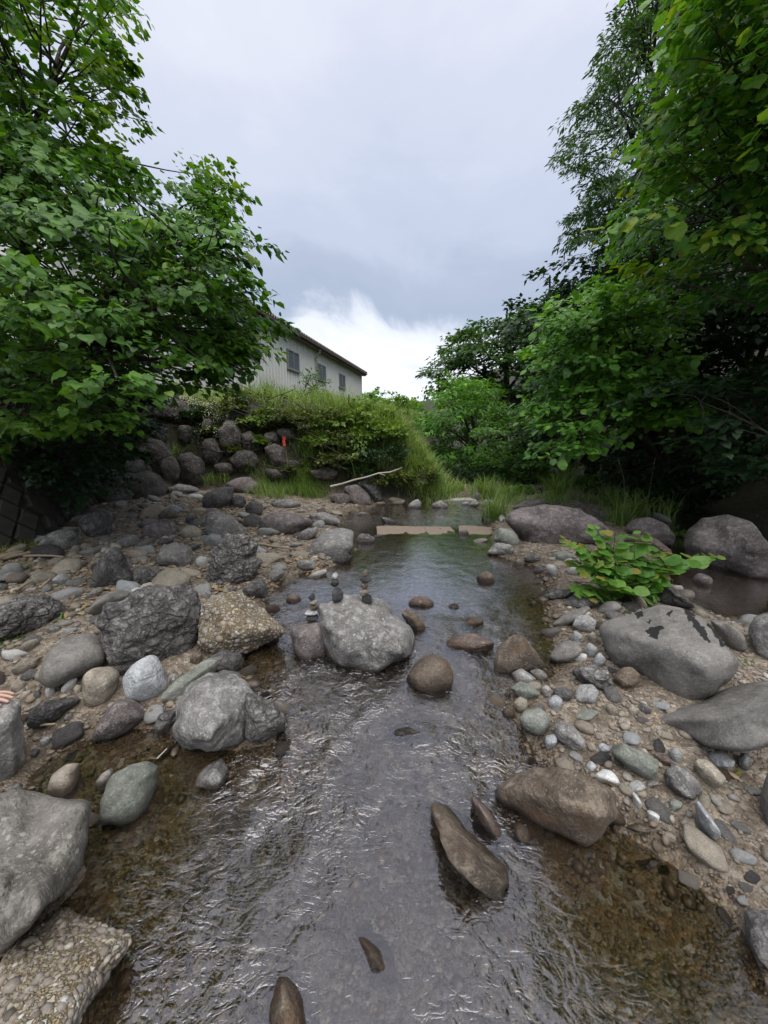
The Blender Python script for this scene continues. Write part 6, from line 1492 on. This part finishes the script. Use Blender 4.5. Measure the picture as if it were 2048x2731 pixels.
# ------------------------------------------------------------------ shrubs on the bank
def shrub(view, p, label, r, h, mat, n=26, m=60, size=.06, tmpl=BROAD, cat='shrub', name='bank_shrub', tb=0.0, droop=.3):
    c = hit(px(view, np.array(p, float))); rg = np.random.default_rng(int(p[0] * 13 + p[1] * 3))
    q = rg.normal(size=(n, 3)); q /= np.linalg.norm(q, axis=1)[:, None]; q *= rg.uniform(.3, 1, (n, 1)) ** .5; q[:, 2] = np.abs(q[:, 2])
    cl = c + q * np.array([r, r, h * .62]) + UPV * .02
    return build_tree(name, label, c, cl, (r * .5, r * .9), m, tmpl, M[mat], size, rg, trunk_r=.025, limbs=6, droop=droop, cat=cat, stems=3, group='shrubs of the left bank', tint_fn=(lambda x: tb + 0 * x[:, 0]) if tb else None, top=c[2] + h * .8)
SH = [('E', (560,470), 'olive shrub at the bank brink left of the sapling', .55, .5, 'leafS'), ('E', (690,480), 'brown-green shrub below the first window', .6, .55, 'leafS'), ('E', (620,570), 'yellowish shrub in the wall above the middle boulders', .45, .4, 'leafY'),
      ('E', (780,560), 'dull shrub over the red tape', .55, .45, 'leafS'), ('E', (880,590), 'dark shrub on the bank face right of the red tape', .6, .5, 'leafS'), ('E', (980,560), 'brownish shrub on the bank face under the building end', .6, .5, 'leafS'),
      ('E', (1100,590), 'brown-leaved shrub near the bank shoulder', .6, .45, 'leafY'), ('E', (1020,680), 'small dark shrub in the middle of the bank face', .5, .4, 'leafS'), ('E', (1180,680), 'white-speckled green shrub on the bank shoulder', .5, .45, 'leafY'),
      ('E', (1290,640), 'bright yellow-green fern-like shrub on the bank shoulder', .5, .45, 'leafY'), ('E', (1120,760), 'green shrub low on the bank above the pole', .5, .45, 'leafS'), ('E', (1260,780), 'dark shrub in the hollow of the bank near the weir', .6, .6, 'leafD'),
      ('E', (950,700), 'green shrub between the hanging grass and the bank face', .45, .35, 'leafY'), ('E', (1330,900), 'brownish shrub beside the weir', .45, .4, 'leafS'), ('E', (1450,880), 'dry reddish shrub behind the weir', .5, .4, 'leafS'),
      ('E', (1220,540), 'grassy green shrub near the skyline of the bank', .7, .5, 'leafY'), ('E', (1350,540), 'light green shrub where the bank shoulder meets the far trees', .8, .6, 'leafY'), ('E', (480,520), 'dark twiggy shrub above the upright wall boulder', .4, .35, 'leafS'),
      ('E', (820,840), 'small green shrub at the bank foot by the stake', .35, .3, 'leafS'), ('E', (1180,850), 'dark green shrub low on the bank behind the twin boulders', .45, .4, 'leafD'), ('E', (1040,800), 'mixed weed shrub above the reddish broken boulder', .45, .35, 'leafS'),
      ('J', (640,120), 'pale green leafy plant behind the grass of the right shore', .5, .5, 'leafB'), ('J', (1000,200), 'green leafy weed bush at the back of the right shore', .5, .45, 'leafB'), ('J', (1250,200), 'low green weed bush before the dark wood', .45, .35, 'leafB'), ('J', (500,240), 'bright leafy weeds on the island behind the huge oval boulder', .35, .25, 'leafK'),
      ('E', (345,640), 'olive weed between the creeper and the narrow wall boulder', .26, .25, 'leafS'), ('E', (450,735), 'small dull weed over the lichen-flecked wall boulder', .24, .22, 'leafS'), ('E', (610,600), 'trailing weed in the gap right of the lichen-spotted wall boulder', .28, .25, 'leafS'),
      ('E', (600,690), 'low weed in the wall left of the rounded boulder below the tape', .24, .22, 'leafY'), ('E', (700,560), 'dark trailing shrub above the jutting wall boulder', .32, .28, 'leafS'), ('E', (250,560), 'hanging weed under the white flowers', .3, .3, 'leafD'), ('H', (1010,640), 'dark ivy patch on the wall above the rounded black boulder', .25, .25, 'leafD'),
      ('B', (1280,300), 'small green plant between the pitted boulder and the great round boulder', .12, .25, 'leafK')]
for v, p, l, r, h, mt in SH:
    small = r < .2
    shrub(v, p, l, r, h, mt, n=8 if small else 26, m=14 if small else 60, size=.045 if small else (.075 if mt in ('leafB', 'leafK', 'leafY') else .06), tmpl=BROAD)
# white-flowered creeper
c1, c2 = hit(px('E', (250., 430.))), hit(px('E', (330., 560.)))
rg = np.random.default_rng(77); ps = np.concatenate([[hit(px('E', q)) + (CAM - hit(px('E', q))) * .015 for q in region_pts_px] for region_pts_px in [[(rg.uniform(150, 460), rg.uniform(405, 500)) for _ in range(40)] + [(rg.uniform(230, 400), rg.uniform(480, 650)) for _ in range(26)]]])
cr_root = build_tree('flowering_creeper', 'creeper covered with tiny white flowers spilling over the bank wall', c2, ps, (.15, .3), 70, BROAD, M['leafD'], .035, rg, trunk_r=.01, limbs=6, top=c2[2] + .4, cat='creeper')
q = ps[:46][rg.integers(0, 46, 1500)] + rg.normal(size=(1500, 3)) * np.array([.12, .12, .06]) + (0, -.08, .08)
Nn = rg.normal(size=(1500, 3)) * .5 + UPV; Nn /= np.linalg.norm(Nn, axis=1)[:, None]
V, Fs, *_ = leaf_cards(q, Nn, rg.normal(size=(1500, 3)), np.full(1500, .032), ROUND)
tag(link('flowers', mesh_np('flowers', V - np.array(cr_root.location), Fs, M['flower'], False, {'tint': np.repeat(rg.uniform(size=1500), 7)}), cr_root), None, None, None, 'stuff')
# sapling before the shed
c = hit(px('E', (860., 455.))); rg = np.random.default_rng(78)
cl = crown_points('E', [830,280,900,250,940,320,980,350,960,400,900,430,830,400,800,330], c[1] - .3, c[1] + .3, 26, rg)
build_tree('sapling', 'thin young tree with narrow leaves in front of the shed wall', c, cl, (.35, .6), 16, NARROW, M['leafF'], .13, rg, trunk_r=.025, limbs=6, top=cl[:, 2].max() - .2, tint_fn=lambda x: .2 + 0 * x[:, 0])

# ------------------------------------------------------------------ knotweed on the right shore
base = hit(px('B', (1015., 565.))); rg = np.random.default_rng(79)
kn = empty('knotweed_bush', base, 'bright green knotweed bush with broad leaves between the boulders of the right shore', 'bush')
kl = [mesh_np('leaf', BROADK, ROUND1[1], M['leafK'], False, {'tint': np.full(len(BROADK), tv)}) for tv in (.12, .25, .38, .5, .62, .75, .97) for BROADK in [ROUND1[0] * np.array([1.12, 1, rg.uniform(.6, 1.6)])]]
tips = [(765,300,0), (905,245,.1), (1000,275,0), (1125,265,.05), (1195,350,-.05), (1300,395,0), (1435,375,.02), (850,450,-.12), (830,535,-.12), (900,400,-.1), (1000,400,-.15), (1150,450,-.1), (1180,560,-.2), (1050,330,.1), (1100,400,-.05), (885,560,-.2), (960,480,-.25), (1080,520,-.28), (1240,430,-.1), (940,330,0), (1060,440,-.2), (800,400,.05), (1250,370,.08), (860,330,.1), (1080,300,-.1), (960,560,-.3), (820,490,0), (1100,500,-.1), (1350,385,.05), (1190,480,-.25)]
nl = 0
for i, (tx, ty, dyy) in enumerate(tips):
    tip = at_y(px('B', (float(tx), float(ty))), base[1] + .05 + dyy); st = base + np.array([rg.normal() * .07, rg.normal() * .05, 0])
    s = np.linspace(0, 1, 9)[:, None]; hv = tip - st
    path = st + hv * s + UPV * (.12 * np.linalg.norm(hv[:2]) * np.sin(s * math.pi)) + np.array([[0.0, 0, 0]])
    mb = MB(); mb.tube(path, .0065 * (1 - .75 * s[:, 0]), 6); link('stem', mb.mesh('stem', M['stem'], True, base), kn)
    Lp = np.linalg.norm(hv); nn = max(4, int(Lp / .042))
    for k in range(nn):
        f = .18 + .82 * (k + .5) / nn
        if nl > 296: break
        p_ = path[0] + (np.array([np.interp(f, s[:, 0], path[:, a]) for a in range(3)]) - path[0]); d_ = hv / Lp
        sd2 = np.cross(d_, UPV); sd2 /= np.linalg.norm(sd2) + 1e-9; sg = 1 if k % 2 else -1
        t_ = sd2 * sg * .8 + d_ * .5 + rg.normal(size=3) * .25 + np.array([0, 0, -.12]); t_[2] *= .5; t_ /= np.linalg.norm(t_)
        n_ = UPV + rg.normal(size=3) * .28 + np.array([0, -.6, 0]); x_ = np.cross(t_, n_); x_ /= np.linalg.norm(x_); z_ = np.cross(x_, t_)
        sz = rg.uniform(.095, .15) * (1 - .45 * max(0, f - .75) / .25)
        young = f > .93
        o = bpy.data.objects.new('leaf', kl[6 if young and rg.uniform() < .6 else int(rg.integers(0, 6))]); COL.objects.link(o); o.parent = kn
        p_ = p_ + t_ * .012 - base
        o.matrix_local = Matrix([[x_[a] * sz, t_[a] * sz, z_[a] * sz, p_[a]] for a in range(3)] + [[0, 0, 0, 1]]); nl += 1

# ------------------------------------------------------------------ sticks, pole, marked stake
def stick(view, a, b, rad, mat, label, name='stick', la=.03, lb=.05, ya=None, twig=False, cat='stick', fwd=0.0):
    A_ = hit(px(view, np.array(a, float))) + UPV * la
    B_ = (hit(px(view, np.array(b, float))) + UPV * lb) if ya is None else at_y(px(view, np.array(b, float)), A_[1] + ya)
    A_ = A_ + fwd * (CAM - A_) / np.linalg.norm(CAM - A_); B_ = B_ + fwd * (CAM - B_) / np.linalg.norm(CAM - B_)
    s = np.linspace(0, 1, 7)[:, None]; rg_ = np.random.default_rng(int(a[0] + b[0])); Lq = np.linalg.norm(B_ - A_)
    path = A_ + (B_ - A_) * s + rg_.normal(size=(7, 3)) * .008 * Lq
    mb = MB(); mb.tube(path - A_, rad * (1 - .35 * s[:, 0]), 7)
    if twig: mb.tube(np.array([path[4], path[4] + (B_ - A_) * .09 + np.array([.0, -.05, -.13 * Lq * .35])]) - A_, [rad * .5, rad * .3], 5)
    return tag(link(name, mb.mesh(name, M[mat]), loc=A_), label, cat)
stick('E', (1000,935), (1400,825), .021, 'woodp', 'bleached pole leaning from the bank grass out over the pool', 'dead_branch', ya=-.1, twig=True, cat='branch', fwd=.55, lb=.1)
stick('H', (395,1155), (225,1020), .016, 'wood', 'thin bare stick leaning against the retaining wall', ya=.25)
stick('M', (5,285), (280,228), .02, 'wood', 'long dry branch on the litter at the left edge', 'dry_branch', cat='branch')
stick('M', (150,262), (410,275), .014, 'wood', 'dry branch lying along the litter before the broad grey boulder', 'dry_branch', cat='branch')
stick('M', (95,490), (205,435), .012, 'wood', 'short brown stick on the litter near the outcrop')
stick('M', (250,475), (322,425), .013, 'wood', 'short tan stick right of the tan cobble on the litter')
stick('A', (1125,335), (1272,363), .016, 'wood', 'brown stick on the shore behind the craggy boulder')
stick('I', (372,985), (512,1005), .008, 'wood', 'small broken stick at the rim of the left side pool')
stick('I', (1395,1285), (1490,1222), .004, 'woodp', 'pale twig poking from the top of the oval green-grey boulder')
mb = MB()
a = hit(px('M', (-20., 285.))); bq = hit(px('M', (135., 240.))); e = bq - a; L_ = np.linalg.norm(e); yaw = math.atan2(e[1], e[0])
mb.box((0, -.045, 0), (L_, .045, .022)); mb.box((L_ * .3, -.02, .022), (L_ * .8, .03, .026)); o = link('plank', mb.mesh('plank', M['wood'], False), loc=a + UPV * .03); o.rotation_euler = (0, -.02, yaw); tag(o, 'split grey-brown plank on the ground at the left edge', 'plank')
foot = hit(px('E', (765., 850.))) ; topP = at_y(px('E', (742., 660.)), foot[1] - .15)
st = empty('marker_stake', foot, 'thin stake with red tape tied at its top against the boulder wall', 'stake')
mb = MB(); mb.tube([np.zeros(3) - UPV * .1, (topP - foot) * .5 + np.array([.01, 0, 0]), topP - foot], .012, 6); link('stake_rod', mb.mesh('stake_rod', M['wood']), st)
mb = MB(); w_ = .036; tp = topP - foot
V = []
for k in range(6):
    z = tp[2] + .04 - k * .042; V += [(tp[0] - w_ + .012 * math.sin(k * 1.7), tp[1] - .02 - .012 * math.cos(k), z), (tp[0] + w_ * .75 + .012 * math.sin(k * 2.1), tp[1] - .03 + .012 * math.sin(k), z - .01)]
mb.add(np.array(V), [(2 * k, 2 * k + 1, 2 * k + 3, 2 * k + 2) for k in range(5)]); link('tape', mb.mesh('tape', M['ribbon'], False), st)

# ------------------------------------------------------------------ the person at the left edge, crouching beside the upright boulder
Vh = ROCKS[[r[4].name for r in ROCKS].index(HAND_ROCK.name)][5]
uvh, dzh = project(Vh)
_near = np.argsort(np.hypot(*(uvh - np.array([22.0, 1872.0])).T))[:10]
TIP = Vh[_near[np.argmax(Vh[_near, 2])]] + np.array([-.005, 0, .012])
skin = plain('skin', (0.48, 0.30, 0.235), 0.5, nscale=30, namp=.08); cloth = plain('shirt_cloth', (0.10, 0.14, 0.22), .9, nscale=60, namp=.2); short_ = plain('shorts_cloth', (0.16, 0.15, 0.13), .9, nscale=60, namp=.2); hair_m = plain('hair', (.012, .010, .009), .5, nscale=80, namp=.4)
pers = empty('person', (TIP[0] - .75, TIP[1] + .1, G1(TIP[0] - .75, TIP[1] + .1)), 'person crouching beyond the left edge, fingers of one hand resting on the upright boulder', 'person')
Pb = np.array(pers.location)
def skinned(name, pts, edges, mat, parent, sub=2):
    me_ = bpy.data.meshes.new(name); me_.from_pydata([tuple(np.array(p[0]) - Pb) for p in pts], edges, []); me_.materials.append(mat)
    o = link(name, me_, parent); md = o.modifiers.new('skin', 'SKIN'); 
    md.use_smooth_shade = True
    for v_, p in zip(me_.skin_vertices[0].data if len(me_.skin_vertices) else [], pts): v_.radius = (p[1], p[1] if len(p) < 3 else p[2])
    if len(me_.skin_vertices): me_.skin_vertices[0].data[0].use_root = True
    s_ = o.modifiers.new('sub', 'SUBSURF'); s_.levels = sub; s_.render_levels = sub
    return o
def at_(x, y, z): return TIP + np.array([x, y, z])
gz = Pb[2] - TIP[2]
J = [(at_(-.80, .12, gz + .26), .115), (at_(-.74, .10, gz + .42), .11), (at_(-.66, .08, gz + .60), .115), (at_(-.63, .07, gz + .70), .05), (at_(-.61, .05, gz + .76), .055), (at_(-.59, .03, gz + .86), .088), (at_(-.585, .03, gz + .93), .065),
     (at_(-.60, -.06, gz + .60), .05), (at_(-.42, -.07, gz + .52), .04), (at_(-.25, -.03, .075), .034), (at_(-.165, .0, .028), .026),
     (at_(-.66, .22, gz + .60), .05), (at_(-.55, .30, gz + .45), .04), (at_(-.40, .28, gz + .36), .033), (at_(-.32, .26, gz + .34), .028),
     (at_(-.80, .02, gz + .24), .085), (at_(-.48, -.04, gz + .36), .062), (at_(-.62, -.03, gz + .07), .042), (at_(-.50, -.04, gz + .03), .034),
     (at_(-.80, .24, gz + .24), .085), (at_(-.48, .30, gz + .36), .062), (at_(-.62, .29, gz + .07), .042), (at_(-.50, .30, gz + .03), .034)]
E_ = [(0, 1), (1, 2), (2, 3), (3, 4), (4, 5), (5, 6), (2, 7), (7, 8), (8, 9), (9, 10), (2, 11), (11, 12), (12, 13), (13, 14), (0, 15), (15, 16), (16, 17), (17, 18), (0, 19), (19, 20), (20, 21), (21, 22)]
# palm and fingers of the resting hand
k0 = len(J); J.append((at_(-.105, 0, .016), .030, .014)); E_.append((10, k0))
for dy_, ln, r_ in ((-.030, .088, .0085), (-.009, .100, .009), (.013, .094, .0088), (.034, .074, .0078)):
    a0 = len(J); b0 = np.array([-.078, dy_ * .9, .012])
    J += [(at_(*b0), .010), (at_(b0[0] + ln * .42, dy_ * 1.1, .013), r_), (at_(b0[0] + ln * .75, dy_ * 1.2, .006), r_ * .9), (at_(b0[0] + ln, dy_ * 1.25, -.004), r_ * .75)]
    E_ += [(k0, a0), (a0, a0 + 1), (a0 + 1, a0 + 2), (a0 + 2, a0 + 3)]
a0 = len(J); J += [(at_(-.125, -.042, .010), .012), (at_(-.092, -.066, .004), .0105), (at_(-.066, -.074, -.002), .009)]; E_ += [(k0, a0), (a0, a0 + 1), (a0 + 1, a0 + 2)]
skinned('body', J, E_, skin, pers)
skinned('shirt', [(at_(-.79, .12, gz + .30), .135), (at_(-.74, .10, gz + .42), .13), (at_(-.66, .08, gz + .60), .128), (at_(-.60, -.06, gz + .60), .066), (at_(-.50, -.068, gz + .56), .062), (at_(-.66, .22, gz + .60), .066), (at_(-.60, .265, gz + .53), .062)], [(0, 1), (1, 2), (2, 3), (3, 4), (2, 5), (5, 6)], cloth, pers)
skinned('shorts', [(at_(-.80, .13, gz + .26), .13), (at_(-.80, .02, gz + .25), .105), (at_(-.60, -.02, gz + .32), .085), (at_(-.80, .24, gz + .25), .105), (at_(-.60, .28, gz + .32), .085)], [(0, 1), (1, 2), (0, 3), (3, 4)], short_, pers)
hv, hf = ico(4); hc = np.array(at_(-.595, .03, gz + .885)) - Pb
H2 = hv * np.array([.098, .094, .098]); keep_ = ~((hv[:, 0] > .35) & (hv[:, 2] < .35)) & (hv[:, 2] > -.55)
ff = hf[keep_[hf].all(1)]
H2 = H2 * (1 + .04 * pn(hv * 6))[:, None] + hc
link('hair', mesh_np('hair', H2, ff, hair_m), pers)
